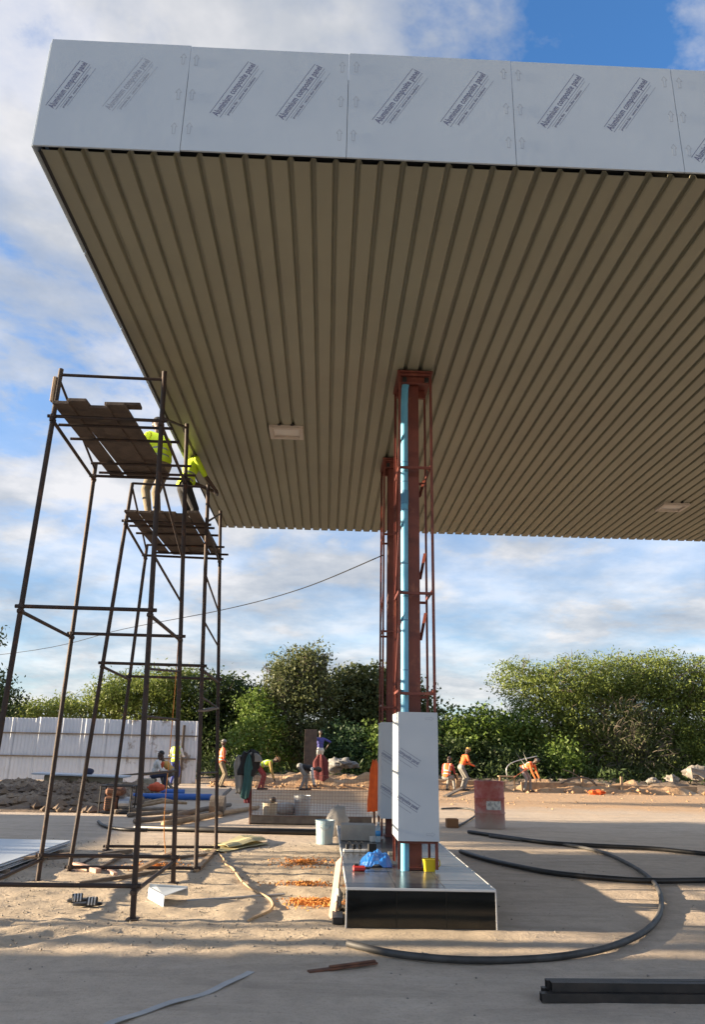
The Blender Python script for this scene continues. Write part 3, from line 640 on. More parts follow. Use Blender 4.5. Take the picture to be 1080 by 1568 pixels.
# ------------------------------------------------------------------ people
def ik(a, tgt, l1, l2, pole):
    a = Vector(a); tgt = Vector(tgt); d = tgt - a; L = min(d.length, (l1 + l2) * .995); dn = d.normalized(); tgt = a + dn * L
    ca = (l1 * l1 + L * L - l2 * l2) / (2 * l1 * L); ca = max(-1, min(1, ca)); h = l1 * math.sqrt(1 - ca * ca)
    p = Vector(pole); p = p - dn * p.dot(dn); p.normalize(); return a + dn * (l1 * ca) + p * h, tgt
def person(label, loc, rz, look, ph=.90, lean=3, twist=0, feet=((-.11, 0), (.11, .02)), hands=((-.27, .06, .82), (.27, .08, .82)), nod=0, turn=0, vox=.014, py=0.0, group=None, knee=(0, 1, 0), scale=1.0, elbow=(0, -1, -.3)):
    segs = []; mb = MB()
    def cap(p0, p1, r0, r1, lab):
        p0 = Vector(p0); p1 = Vector(p1); segs.append(('c', p0, p1, r0, r1, lab))
        mb.tube([p0, p1], [r0, r1], 10); mb.ell(p0, (r0,) * 3, None, 10, 6); mb.ell(p1, (r1,) * 3, None, 10, 6)
    def ell(c, r, rot, lab):
        segs.append(('e', Vector(c), r, rot, lab)); mb.ell(c, r, rot, 14, 10)
    s_ = Vector((0, math.sin(R(lean)), math.cos(R(lean)))); fw = Vector((0, math.cos(R(lean)), -math.sin(R(lean))))
    xx = Vector((1, 0, 0)); tw_ = Matrix.Rotation(R(twist), 3, s_); xs = tw_ @ xx; fws = tw_ @ fw
    rot = Matrix((xs, fws, s_)).transposed(); rot0 = Matrix((xx, fw, s_)).transposed()
    P = Vector((0, py, ph)); Nk = P + s_ * .50
    hs = Matrix.Rotation(R(-nod), 3, 'X') @ s_; hs.normalize()
    Hd = Nk + s_ * .05 + hs * .145
    hf = (Matrix.Rotation(R(turn), 3, hs) @ (hs.cross(xx) * -1)).normalized(); hx = hf.cross(hs).normalized(); hrot = Matrix((hx, hf, hs)).transposed()
    up, lo = look['top'], look['bottom']
    ell(P + s_ * .0, (.165, .115, .125), rot0, lo); ell(P + s_ * .15, (.145, .105, .15), rot0, up); ell(P + s_ * .33, (.172, .118, .17), rot, up)
    cap(P + s_ * .44 - xs * .135, P + s_ * .44 + xs * .135, .062, .062, up)
    cap(Nk - s_ * .02, Nk + hs * .09, .056, .052, 'skin')
    ell(Hd, (.074, .094, .112), hrot, 'skin'); ell(Hd + hf * .035 - hs * .062, (.050, .055, .050), hrot, 'skin')
    cap(Hd + hf * .088 + hs * .01, Hd + hf * .103 - hs * .025, .010, .016, 'skin')
    cap(Hd + hf * .076 - hs * .058 - hx * .02, Hd + hf * .076 - hs * .058 + hx * .02, .012, .012, 'skin')
    for q in (-1, 1): ell(Hd + hx * (.076 * q) - hs * .01, (.012, .02, .03), hrot, 'skin')
    for k, q in enumerate((-1, 1)):
        hip = P + xx * (.09 * q) - s_ * .03; an = Vector((*feet[k][:2], (feet[k][2] if len(feet[k]) > 2 else 0) + .085))
        kn, an = ik(hip, an, .43, .42, knee); cap(hip, kn, .092, .066, lo); cap(kn, an, .066, .050, lo)
        hd = Vector((.12 * q, 1, 0)).normalized(); cap(an - Vector((0, 0, .02)), an - Vector((0, 0, .05)), .045, .04, 'shoe')
        cap(an - Vector((0, 0, .045)) - hd * .035, an - Vector((0, 0, .050)) + hd * .17, .040, .034, 'shoe')
        sh = P + s_ * .435 + xs * (.185 * q); hd_t = Vector(hands[k]); el, wr = ik(sh, hd_t, .29, .26, Vector(elbow) + xx * (.5 * q))
        cap(sh, el, .056, .045, look.get('sleeve', up)); cap(el, wr, .043 if look.get('long', 1) else .036, .031, look.get('sleeve', up) if look.get('long', 1) else 'skin')
        fd = (wr - el).normalized(); side = fd.cross(Vector((0, 0, 1)));
        if side.length < .2: side = Vector((0, 1, 0)) if abs(fd.z) > .9 else Vector((1, 0, 0))
        side.normalize(); nn = side.cross(fd).normalized(); pal = wr + fd * .075
        cap(wr, pal, .027, .030, 'skin'); cap(pal - side * .022, pal + side * .022, .019, .019, 'skin')
        for j, (off, ln) in enumerate(((-.033, .060), (-.011, .075), (.011, .070), (.033, .052))):
            a0 = pal + side * off + fd * .008; b0 = a0 + fd * ln * .55 - nn * .006; cap(a0, b0, .0105, .010, 'skin'); cap(b0, b0 + fd * ln * .35 - nn * ln * .35, .010, .009, 'skin')
        t0 = wr + fd * .03 - side * .025; cap(t0, t0 - side * .03 + fd * .03, .012, .011, 'skin'); cap(t0 - side * .03 + fd * .03, t0 - side * .035 + fd * .065, .011, .010, 'skin')
    me = mb.mesh('p', M['skin']); ob = bpy.data.objects.new('p', me); C.objects.link(ob)
    rm = ob.modifiers.new('r', 'REMESH'); rm.mode = 'VOXEL'; rm.voxel_size = vox; rm.use_smooth_shade = True
    smm = ob.modifiers.new('s', 'SMOOTH'); smm.factor = .5; smm.iterations = 2
    dg = bpy.context.evaluated_depsgraph_get(); dg.update(); body = bpy.data.meshes.new_from_object(ob.evaluated_get(dg)); bpy.data.objects.remove(ob)
    nf = len(body.polygons); cen = np.empty(nf * 3); body.polygons.foreach_get('center', cen); cen = cen.reshape(-1, 3)
    best = np.full(nf, 1e9); lab = np.zeros(nf, int); labs = []
    istor = np.zeros(nf, bool)
    for sg in segs:
        if sg[0] == 'c':
            _, p0, p1, r0, r1, lb = sg; a = np.array(p0); d = np.array(p1 - p0); q = np.clip(((cen - a) @ d) / max(d @ d, 1e-9), 0, 1)
            dist = np.linalg.norm(cen - a - q[:, None] * d, axis=1) - (r0 + (r1 - r0) * q); tor = False
            if lb == up and abs(r0 - .062) < 1e-6: tor = True
        else:
            _, c_, r_, ro, lb = sg; loc_ = (cen - np.array(c_)) @ np.array(ro); kk = np.linalg.norm(loc_ / np.array(r_), axis=1); dist = (kk - 1) * min(r_); tor = lb in (up,) or (lb == lo)
        if lb not in labs: labs.append(lb)
        w = dist < best; best[w] = dist[w]; lab[w] = labs.index(lb); istor[w] = tor
    body.materials.clear()
    for lb in labs: body.materials.append(M[lb])
    body.polygons.foreach_set('material_index', lab.tolist()); body.polygons.foreach_set('use_smooth', [True] * nf); body.name = 'person'
    o = link('person', body, None, loc, (0, 0, rz)); o.scale = (scale,) * 3; tag(o, label, 'person', group)
    if look.get('vest'):
        sp_ = (cen - np.array(P)) @ np.array(s_); lat = np.abs((cen - np.array(P)) @ np.array(xs))
        keep = istor & (sp_ > -.05) & (sp_ < .53) & (lat < .205); sel = np.where(keep)[0]
        nv = len(body.vertices); co = np.empty(nv * 3); body.vertices.foreach_get('co', co); co = co.reshape(-1, 3); no = np.empty(nv * 3); body.vertices.foreach_get('normal', no); no = no.reshape(-1, 3)
        fl = [tuple(body.polygons[int(i)].vertices) for i in sel]; used = sorted({v for f in fl for v in f}); mp = {v: i for i, v in enumerate(used)}
        vv = co[used] + no[used] * .014; spv = (co[used] - np.array(P)) @ np.array(s_); vv += no[used] * (np.clip(.1 - spv, 0, 1) * .10)[:, None]
        vm = bpy.data.meshes.new('vest'); vm.from_pydata(vv.tolist(), [], [tuple(mp[v] for v in f) for f in fl])
        for q in (look['vest'], look.get('band', 'reflectlight')): vm.materials.append(M[q])
        fb = cen[sel]; sq = sp_[sel]; lt = (fb - np.array(P)) @ np.array(xs)
        bandm = ((sq > .06) & (sq < .105)) | ((sq > .18) & (sq < .225)) | ((np.abs(np.abs(lt) - .105) < .020) & (sq > .2) & (sq < .53) & look.get('strap', True))
        vm.polygons.foreach_set('material_index', bandm.astype(int).tolist()); vm.polygons.foreach_set('use_smooth', [True] * len(fl))
        bm = bmesh.new(); bm.from_mesh(vm); bmesh.ops.solidify(bm, geom=bm.faces[:], thickness=.004); bm.to_mesh(vm); bm.free()
        link('vest', vm, o)
    hb = MB(); cl = look.get('hat')
    if cl:
        pr_ = []
        for i in range(7):
            ph_ = i / 6 * math.pi / 2; pr_.append((math.cos(ph_), math.sin(ph_)))
        vs = []; fs = []
        for (r_, z_) in pr_:
            for k in range(14):
                a_ = 2 * math.pi * k / 14; vs.append(hrot @ Vector((r_ * .084 * math.cos(a_), r_ * .104 * math.sin(a_), .03 + z_ * .095)) + Hd)
        for i in range(6):
            for k in range(14): fs.append((i * 14 + k, i * 14 + (k + 1) % 14, (i + 1) * 14 + (k + 1) % 14, (i + 1) * 14 + k))
        fs.append(tuple(range(13, -1, -1))); hb.add(vs, fs)
        if look.get('visor', True): hb.box(Hd + hf * .125 + hs * .035, (.13, .085, .010), .004, hrot)
        hb.build(look.get('hatname', 'cap'), M[cl], o, smooth=True)
    else:
        hb.ell(Hd + hs * .022 - hf * .014, (.080, .094, .100), hrot, 14, 9, .05, 3); hb.build('hair', M['black'], o, smooth=True)
    return o

pw1 = GY(262, 760, 10.55); pw2 = GY(279, 760, 11.25)
person('worker in lime vest and khaki trousers on the shorter scaffold, back turned', (pw1.x - .19, 10.35, 4.575), R(48), dict(top='orangeshirt', bottom='khaki', vest='limevest', band='reflect', strap=False, hat='darkcloth', visor=False, hatname='knit_cap', sleeve='limevest'),
    lean=17, py=-.05, feet=((-.12, -.06), (.12, .05)), hands=((-.22, .34, 1.05), (.24, .36, .92)), nod=-8, turn=-20, vox=.012, scale=1.0)
person('worker in lime vest and dark trousers on the shorter scaffold, reaching toward the canopy edge', (pw2.x + .02, 11.25, 4.585), R(-62), dict(top='limevest', bottom='darkcloth', vest='limevest', band='reflect', strap=False, hat='redplastic', hatname='helmet', long=0),
    lean=14, feet=((-.12, -.05), (.12, .06)), hands=((-.18, .46, .98), (.16, .48, .86)), nod=-10, vox=.012, scale=.97)
def gnd(px, Y): q = GZ(px, 1212); d = GY(px, 1200, Y); return d.x
YPEO = 29.4
person('worker with white shirt and dark cap sitting on a beige block', (gnd(236, 26.6), 26.6, 0), R(-80), dict(top='whitecloth', bottom='navy', hat='black'), ph=.50, py=-.06, lean=14, feet=((-.12, .40), (.14, .36)), hands=((-.15, .42, .62), (.15, .42, .60)), nod=10, scale=1.0)
tag(MB().box((gnd(228, 26.6) - .05, 26.62, .19), (.50, .42, .38), .02).build('concrete_block', M['beigeblock']), 'beige block that the white shirted worker sits on', 'block')
person('worker in tan and orange top stooping beside the white shirted worker', (gnd(259, 27.0), 27.0, 0), R(78), dict(top='tanvest', bottom='greycloth', sleeve='orangeshirt', long=0), ph=.60, py=-.12, lean=52, feet=((-.14, .10), (.16, -.02)), hands=((-.12, .52, .55), (.16, .50, .52)), nod=-18)
person('worker in lime vest and blue trousers standing at the white tin fence', (gnd(265, 30.3), 30.3, 0), R(-20), dict(top='whitecloth', bottom='bluejean', vest='limevest', hat='tanvest'), hands=((-.22, .30, 1.05), (.2, .32, 1.05)), lean=4)
person('worker in orange vest, grey cap and khaki trousers standing at trench end', (gnd(337, YPEO), YPEO, 0), R(-70), dict(top='orangeshirt', bottom='khaki', vest='hivis', hat='greycloth', long=0), hands=((-.24, .05, .80), (.20, .20, .86)), lean=3, turn=-5)
person('worker in lime vest and red trousers bending over', (gnd(402, 28.3), 28.3, 0), R(-88), dict(top='tanvest', bottom='pinkred', vest='limevest', hat='cardbrown'), ph=.84, py=-.18, lean=78, feet=((-.13, .0), (.13, -.12)), hands=((-.16, .40, .38), (.16, .42, .34)), nod=-20)
person('worker in dark striped trousers and pale shirt bending down to the ground', (gnd(467, 28.6), 28.6, 0), R(-85), dict(top='darkcloth', bottom='greycloth', sleeve='whitecloth'), ph=.82, py=-.20, lean=100, feet=((-.13, .06), (.13, -.16)), hands=((-.14, .34, .14), (.16, .38, .12)), nod=-10)
person('worker in blue shirt standing on the earth bank behind red cloth', (gnd(489, 33.2), 33.2, .50), R(30), dict(top='blueshirt', bottom='whitecloth', long=0), hands=((-.36, .05, 1.0), (.36, .02, 1.02)), lean=2, elbow=(0, -.6, .2))
person('worker in orange vest and grey trousers crouching beside the trench', (gnd(686, YPEO + .6), YPEO + .6, 0), R(-35), dict(top='pinkred', bottom='greycloth', vest='hivis', long=0), ph=.52, py=-.1, lean=22, feet=((-.14, .22), (.14, .30)), hands=((-.20, .35, .55), (.20, .35, .50)), nod=5)
person('worker in orange hooded top standing bent at the waist near the red drum', (gnd(709, YPEO + 1.0), YPEO + 1.0, 0), R(-72), dict(top='hivis', bottom='greycloth', hat='tanvest', visor=False), ph=.88, py=-.05, lean=26, hands=((-.14, .46, .98), (.16, .44, .92)), nod=8)
person('worker in orange jacket and pale trousers stooping alone by timber pegs', (gnd(808, YPEO + .9), YPEO + .9, 0), R(-130), dict(top='hivis', bottom='greycloth', vest='orange'), ph=.86, py=-.16, lean=66, feet=((-.16, .05), (.16, -.05)), hands=((-.12, .50, .42), (.14, .48, .36)), nod=-14)

# ------------------------------------------------------------------ things on and around the island
def top(px, py): return GZ(px, py, IH)
# blue plastic sheet, crumpled
q = top(577, 1328); mb = MB()
me = None
vs = []; fs = []; n_ = 22
for i in range(n_ + 1):
    for k in range(n_ + 1):
        u, w = i / n_ * 2 - 1, k / n_ * 2 - 1; rr = max(abs(u), abs(w)); hgt = max(0, 1 - (u * u * .9 + w * w * .9)) ** .6
        nz_ = mnoise.noise(Vector((u * 2.1, w * 2.1, 4))) * .35 + abs(mnoise.noise(Vector((u * 4.5, w * 4.5, 9)))) * .28
        vs.append((u * .165 * (1 + .2 * nz_), w * .15 * (1 + .2 * nz_), .004 + hgt * .135 * (.9 + nz_)))
for i in range(n_):
    for k in range(n_): a = i * (n_ + 1) + k; fs.append((a, a + n_ + 1, a + n_ + 2, a + 1))
tag(mb.add(vs, fs).build('plastic_bag', M['bluesheet'], loc=(q.x, q.y + .10, IH + .002)), 'crumpled bright blue plastic bag on the island', 'bag')
# yellow tub
q = top(653, 1334); o = empty('plastic_tub', (1.105, 8.235, IH)); tag(o, 'small yellow plastic tub beneath the cladding box', 'tub')
def rr(w, d, z, n=5, c=.35):
    out = []
    for (sx, sy, a0) in ((1, 1, 0), (-1, 1, 90), (-1, -1, 180), (1, -1, 270)):
        for k in range(n): a_ = R(a0 + 90 * k / (n - 1)); out.append((sx * w * (1 - c) + w * c * math.cos(a_), sy * d * (1 - c) + d * c * math.sin(a_), z))
    return out
mb = MB(); rings = [rr(.055, .045, .001), rr(.068, .056, .108), rr(.073, .061, .108), rr(.073, .061, .116), rr(.062, .050, .116), rr(.050, .040, .006)]; nn_ = len(rings[0])
vs = [p for r_ in rings for p in r_]; fs = [tuple(range(nn_ - 1, -1, -1)), tuple((len(rings) - 1) * nn_ + k for k in range(nn_))]
for l in range(len(rings) - 1): fs += [(l * nn_ + k, l * nn_ + (k + 1) % nn_, (l + 1) * nn_ + (k + 1) % nn_, (l + 1) * nn_ + k) for k in range(nn_)]
mb.add(vs, fs).build('body', M['yellow'], o)
MB().tube(spline([(.072, .02, .10), (.10, .0, .105), (.105, -.03, .06), (.068, -.03, .035)], 5), .006, 6).build('handle', M['yellow'], o)
# water bottle
q = top(579, 1290); o = empty('water_bottle', (q.x, q.y, IH)); tag(o, 'clear water bottle with blue label on the island', 'bottle')
MB().lathe([(.0, .002), (.030, .002), (.035, .01), (.033, .05), (.035, .075), (.035, .15), (.033, .17), (.020, .205), (.013, .215), (.013, .23)], n=16).build('body', M['water'], o, smooth=True)
MB().lathe([(.036, .08), (.036, .145)], n=16).build('label_band', M['bottleblue'], o, smooth=True); MB().lathe([(.015, .228), (.015, .25), (.0, .25)], n=12).build('cap', M['white'], o)
# power board with chargers, radio, red tool, white carton, cream block
q = top(545, 1305); o = empty('power_board', (q.x, q.y, IH)); tag(o, 'extension socket board with black plugs and trailing leads on the island', 'socket board')
MB().box((0, 0, .018), (.30, .07, .032), .006).build('board', M['white'], o)
for k, xx in enumerate((-.10, -.02, .05)):
    pl = MB().box((xx, 0, .062), (.042, .04, .055), .006).build('plug', M['black'], o); MB().tube(spline([(xx, 0, .09), (xx + .02, -.03, .12), (xx + .07, -.08, .05), (xx + .06, -.16, .004)], 6), .0035, 6).build('lead', M['black'], pl)
q = top(570, 1307); tag(MB().box((0, 0, .055), (.105, .045, .105), .008).box((0, -.0235, .055), (.085, .003, .08)).build('phone_charger', M['black'], loc=(q.x, q.y, IH + .001), rot=(0, 0, R(8))), 'black boxy radio or charger standing by the socket board', 'charger')
q = top(550, 1334); o = empty('power_tool', (q.x, q.y, IH)); tag(o, 'small red power tool lying at the island edge', 'tool')
MB().box((0, 0, .027), (.13, .075, .05), .014).build('body', M['redplastic'], o); MB().box((-.03, 0, .060), (.05, .05, .02), .008).build('grip', M['black'], o); MB().tube([(.065, 0, .03), (.11, 0, .03)], .012, 8).build('nose', M['darksteel'], o)
q = top(571, 1288); tag(MB().box((0, 0, .035), (.12, .08, .068), .006).build('carton', M['white'], loc=(q.x + .02, q.y - .05, IH + .001), rot=(0, 0, R(20))), 'small white carton beside the water bottle', 'carton')
q = top(597, 1312); tag(MB().box((0, 0, .02), (.08, .08, .038), .006).build('block', M['beigeblock'], loc=(q.x + .03, q.y + .1, IH + .001)), 'cream offcut block beside the blue bag', 'block')
q = top(549, 1288); tag(MB().box((0, 0, .10), (.46, .30, .195), .006).build('cement_board_box', M['concrete'], loc=(q.x, q.y + .16, IH + .001)), 'grey box standing on the island behind the bottle', 'box')
# leaning plank, black tray and sheeting beside the island
a = GZ(509, 1408); tag(MB().bar((a.x, a.y, .006), (IX0 - .035, a.y + 1.12, IH + .03), .095, .022, .003, upv=(-.7, 0, .7)).build('leaning_plank', M['pinktimber']), 'pale pinkish plank leaning against the island side', 'plank')
tag(MB().box((0, 0, .03), (.10, .30, .055), .006).build('tray', M['black'], loc=(IX0 - .065, 7.50, 0)), 'flat black tray on the ground against the island', 'tray')
mb = MB(); mb.ell((0, 0, .09), (.045, .20, .09), None, 16, 10, .5, 5); tag(mb.build('plastic_wrap', M['sack'], loc=(IX0 - .055, 7.95, .004)), 'crumpled grey plastic wrap tucked beside the island', 'wrap')

def pail(px, py, r, h, label, m, name='pail', handle=True, z=0):
    q = GZ(px, py, z); o = empty(name, (q.x, q.y + r, z)); tag(o, label, 'pail')
    MB().lathe([(.0, .002), (r * .84, .002), (r, h - .012), (r + .008, h - .01), (r + .008, h), (r - .008, h), (r * .82, .02), (.0, .02)], n=24).build('body', m, o, smooth=False)
    for zq in (.80, .88): MB().lathe([(r * (.84 + .16 * zq) + .001, h * zq - .006), (r * (.84 + .16 * zq) + .006, h * zq), (r * (.84 + .16 * zq) + .001, h * zq + .006)], n=24).build('rib', m, o)
    if handle: MB().tube(spline([(-r - .006, 0, h - .03), (-r * .6, -r * .8, h - .09), (0, -r * 1.12, h - .14), (r * .6, -r * .8, h - .09), (r + .006, 0, h - .03)], 6), .004, 6).build('handle', M['galv'], o)
    return o
pail(497, 1294, .155, .36, 'pale blue paint pail with grey sack behind it', M['pail'])
q = GZ(507, 1288); mb = MB()
mb.ell((0, 0, .26), (.20, .13, .26), Matrix.Rotation(R(10), 3, 'Y'), 20, 14, .28, 8); tag(mb.build('cement_sack', M['sack'], loc=(q.x + .10, q.y + .42, .01), smooth=True), 'slumped grey cement sack behind the pale pail', 'sack')
def sheet(px, name, m, label, cat, z=.006, th=.005, warp=.02, group=None):
    P_ = [GZ(*p) for p in px]; c = sum(P_, Vector()) / 4; vs = []; n = 7
    for i in range(n):
        for k in range(n):
            u, w = i / (n - 1), k / (n - 1); p = (P_[0] * (1 - u) + P_[1] * u) * (1 - w) + (P_[3] * (1 - u) + P_[2] * u) * w - c
            p.z = z + warp * max(0, mnoise.noise(Vector((u * 2.2, w * 2.2, px[0][0]))) + .3); vs.append(p)
    mb = MB().add(vs, [(i * n + k, (i + 1) * n + k, (i + 1) * n + k + 1, i * n + k + 1) for i in range(n - 1) for k in range(n - 1)])
    o = mb.build(name, m, loc=(c.x, c.y, 0)); bm = bmesh.new(); bm.from_mesh(o.data); bmesh.ops.recalc_face_normals(bm, faces=bm.faces[:]); bmesh.ops.solidify(bm, geom=bm.faces[:], thickness=th); bm.to_mesh(o.data); bm.free()
    return tag(o, label, cat, group)
sheet([(327, 1298), (350, 1303), (408, 1291), (385, 1284)], 'cardboard_sheet', M['card'], 'straw coloured cardboard sheet, topmost of the loose pile', 'cardboard', z=.05, warp=.05)
sheet([(305, 1301), (340, 1306), (412, 1294), (372, 1285)], 'cardboard_sheet', M['card'], 'straw coloured cardboard sheet lying flat under the loose one', 'cardboard', z=.012, warp=.03)

# ------------------------------------------------------------------ drum, hoses, pipes
q = GZ(756, 1270); o = empty('oil_drum', (q.x, q.y + .29, 0)); tag(o, 'faded red steel drum with torn pale label', 'drum')
r_, h_ = .305, .90
pts = [(.0, .012), (r_ - .02, .012), (r_, .0), (r_ + .004, .012), (r_, .03)]
shape = pts + [(r_, h_ * .30), (r_ + .013, h_ * .325), (r_, h_ * .35), (r_, h_ * .62), (r_ + .013, h_ * .645), (r_, h_ * .67), (r_, h_ - .03), (r_ + .006, h_ - .01), (r_ - .002, h_), (r_ - .016, h_ - .008), (r_ - .018, h_ * .7), (.0, h_ * .68)]
smooth_by_angle(MB().lathe(shape, n=40).build('body', M['drumred'], o))
mb = MB(); vs = []
for i in range(9):
    a_ = R(-90 - 24 + i * 7.5); vs += [((r_ + .0025) * math.cos(a_), (r_ + .0025) * math.sin(a_), h_ * .40), ((r_ + .0025) * math.cos(a_), (r_ + .0025) * math.sin(a_), h_ * .585)]
mb.add(vs, [(2 * i, 2 * i + 2, 2 * i + 3, 2 * i + 1) for i in range(8)]).build('paper_label', M['label'], o)
q = GZ(694, 1268); tag(MB().box((0, 0, .085), (.24, .20, .165), .006).box((0, .0, .172), (.20, .03, .01)).build('carton', M['cardbrown'], loc=(q.x, q.y + .1, 0)), 'little brown carton on the dirt beside the red drum', 'carton')
def hose(px, r, name, m, label, cat, group=None, n=8, wob=.0):
    pts = spline([(*GZ(a, b_)[:2], r + .004 + (wob * (i % 2))) for i, (a, b_) in enumerate(px)], n)
    return tag(MB().tube(pts, r, 10).build(name, m, smooth=True), label, cat, group)
hose([(533, 1451), (560, 1458), (610, 1468), (690, 1476), (780, 1477), (870, 1470), (945, 1453), (995, 1427), (1014, 1395), (1006, 1360), (975, 1333), (925, 1309), (870, 1297), (800, 1289), (750, 1283)], .026, 'hose', M['hosedust'], 'long black hose curling in a wide loop in front of the island', 'hose')
hose([(718, 1277), (760, 1283), (840, 1294), (920, 1299), (1000, 1303), (1090, 1312), (1250, 1325)], .034, 'hose', M['hose'], 'straight black hose running off past the red drum', 'hose')
hose([(706, 1308), (740, 1319), (790, 1331), (850, 1342), (930, 1350), (1000, 1354), (1090, 1353), (1250, 1352)], .034, 'hose', M['hose'], 'black hose leading away from the right flank of the island', 'hose')
hose([(676, 1240), (700, 1239), (722, 1241), (730, 1248), (718, 1258), (700, 1268)], .022, 'hose', M['hosedust'], 'thin grey hose coming round the red drum', 'hose')
a, b_ = GZ(205, 1272), GZ(548, 1281); tag(MB().tube([(a.x, a.y, .055), ((a.x + b_.x) / 2, (a.y + b_.y) / 2, .05), (b_.x, b_.y, .055)], .05, 12).build('black_pipe', M['hose'], smooth=True), 'long straight black pipe lying behind the scaffold', 'pipe')
hose([(150, 1261), (160, 1268), (190, 1273), (225, 1274)], .03, 'hose', M['hose'], 'short curved black hose end near the generator', 'hose')
# steel tube bundle at the front right, rusty bar, bent trim strip
base = GZ(830, 1535)
for k, (dx, dy, dz, L) in enumerate(((0, 0, 0, 2.6), (.07, .062, 0, 2.5), (.04, .124, 0, 2.6), (.08, .03, .052, 2.5), (.06, .092, .052, 2.55))):
    mb = MB(); hw, wt = .025, .004
    for (cx, cz, sx, sz) in ((0, hw - wt / 2, .05, wt), (0, -hw + wt / 2, .05, wt), (hw - wt / 2, 0, wt, .042), (-hw + wt / 2, 0, wt, .042)):
        mb.box((0, cx, cz), (L, sx, sz))
    tag(mb.build('steel_tube', M['darksteel'], loc=(base.x + dx + L / 2, base.y + dy + .03, .026 + dz), rot=(0, 0, R(random.uniform(-.5, .5) + 1.0))), ['dark square steel tube, foremost of the bottom layer in the bundle', 'dark square steel tube, middle of the bottom layer in the bundle', 'dark square steel tube, rearmost of the bottom layer in the bundle', 'dark square steel tube, front one on top of the bundle', 'dark square steel tube, rear one on top of the bundle'][k], 'steel tube', 'bundle of steel tubes')
a, b_ = GZ(472, 1491), GZ(577, 1478); mid = a.lerp(b_, .35)
tag(MB().bar((a.x, a.y, .012), (b_.x, b_.y, .016), .045, .014, .003).bar((a.lerp(b_, .3).x, a.lerp(b_, .3).y, .027), (b_.x - .01, b_.y - .004, .030), .028, .012, .003).build('rusty_bar', M['rust']), 'short rusty flat bar lying alone in front of the island', 'steel bar')
P_ = spline([GZ(*p) for p in ((160, 1575), (200, 1559), (255, 1541), (310, 1525), (350, 1508), (384, 1490))], 6); mb = MB()
for i in range(len(P_) - 1): mb.bar((P_[i].x, P_[i].y, .012 + .004 * math.sin(i * .6)), (P_[i + 1].x, P_[i + 1].y, .012 + .004 * math.sin((i + 1) * .6)), .055, .004)
tag(mb.build('metal_trim_strip', M['galv']), 'long bent grey metal trim strip in the foreground dirt', 'metal strip')
# cut white panel folded into an L, slide sandals, white strips, stack of panels
q = GZ(250, 1386); o = empty('panel_offcut', (q.x, q.y, 0)); tag(o, 'white composite panel offcut folded in a V on the sand', 'offcut')
pa, pb, pc = GZ(226, 1378), GZ(250, 1389), GZ(285, 1380); hh = .13
tp = GZ(228, 1360) 
MB().bar(Vector((pa.x, pa.y, .065)) - q, Vector((pb.x, pb.y, .050)) - q, .006, .10, upv=(0, 0, 1)).build('flange', M['cladding'], o)
MB().bar(Vector((pa.x, pa.y + .03, .10)) - q, Vector((pc.x, pc.y + .05, .085)) - q, .006, .11, upv=(0, -.5, .8)).build('flange', M['cladding'], o)
MB().add([Vector((pa.x, pa.y + .01, .112)) - q, Vector((pb.x, pb.y + .01, .098)) - q, Vector((pc.x, pc.y + .03, .12)) - q, Vector((pa.x + .05, pa.y + .06, .135)) - q, Vector((pa.x, pa.y + .01, .106)) - q, Vector((pb.x, pb.y + .01, .092)) - q, Vector((pc.x, pc.y + .03, .114)) - q, Vector((pa.x + .05, pa.y + .06, .129)) - q], [(0, 1, 2, 3), (7, 6, 5, 4), (0, 4, 5, 1), (1, 5, 6, 2), (2, 6, 7, 3), (3, 7, 4, 0)]).build('web', M['cladding'], o)
def sandal(px, py, rz, label, flip=0):
    q = GZ(px, py); o = empty('slide_sandal', (q.x, q.y, .004), rz); tag(o, label, 'sandal')
    vs = []; fs = []; n = 16
    for z_, k_ in ((0, 1), (.022, 1.03), (.026, .93)):
        for i in range(n):
            a_ = 2 * math.pi * i / n; w = .047 + .010 * math.cos(a_); vs.append((.135 * math.cos(a_) * k_, w * math.sin(a_) * k_, z_))
    for l in range(2):
        for i in range(n): fs.append((l * n + i, l * n + (i + 1) % n, (l + 1) * n + (i + 1) % n, (l + 1) * n + i))
    fs += [tuple(range(n - 1, -1, -1)), tuple(range(2 * n, 3 * n))]; MB().add(vs, fs).build('sole', M['black'], o)
    for j in range(7):
        mb = MB(); x_ = .0 + j * .014; pts = [(x_, -.052, .012)] + [(x_, -.05 * math.cos(math.pi * k / 8), .014 + .058 * math.sin(math.pi * k / 8)) for k in range(9)] + [(x_, .052, .012)]
        for p, p2 in zip(pts, pts[1:]): mb.bar(p, p2, .0138, .005, upv=(p[0], p[1] + p2[1], .02 + (p[2] + p2[2])))
        mb.build('strap', M['white'] if j % 2 else M['black'], o)
sandal(133, 1387, R(10), 'black slide sandal with white stripes, upright on the sand')
sandal(124, 1381, R(200), 'black slide sandal lying behind the upright striped one')
c0 = GZ(105, 1287, .14); c1 = GZ(-5, 1324, .14); dv = (c1 - c0).normalized(); nvv = Vector((-dv.y, dv.x, 0)); nvv = nvv if nvv.x < 0 else -nvv
for k in range(5):
    Lp = 2.6; ctr = c0 + dv * (Lp / 2 - .03 * k) + nvv * (.6 + .025 * (k % 3)); 
    tag(MB().box((0, 0, 0), (Lp, 1.22, .012), .002).build('panel_sheet', M['cladding'], loc=(ctr.x, ctr.y, .065 + k * .015), rot=(0, 0, math.atan2(dv.y, dv.x) + R(random.uniform(-1, 1)))), 'white composite panel, %s of the flat stack on the dirt' % ['bottom sheet', 'second sheet from the bottom', 'middle sheet', 'second sheet from the top', 'topmost sheet'][k], 'panel', 'stack of white panels')
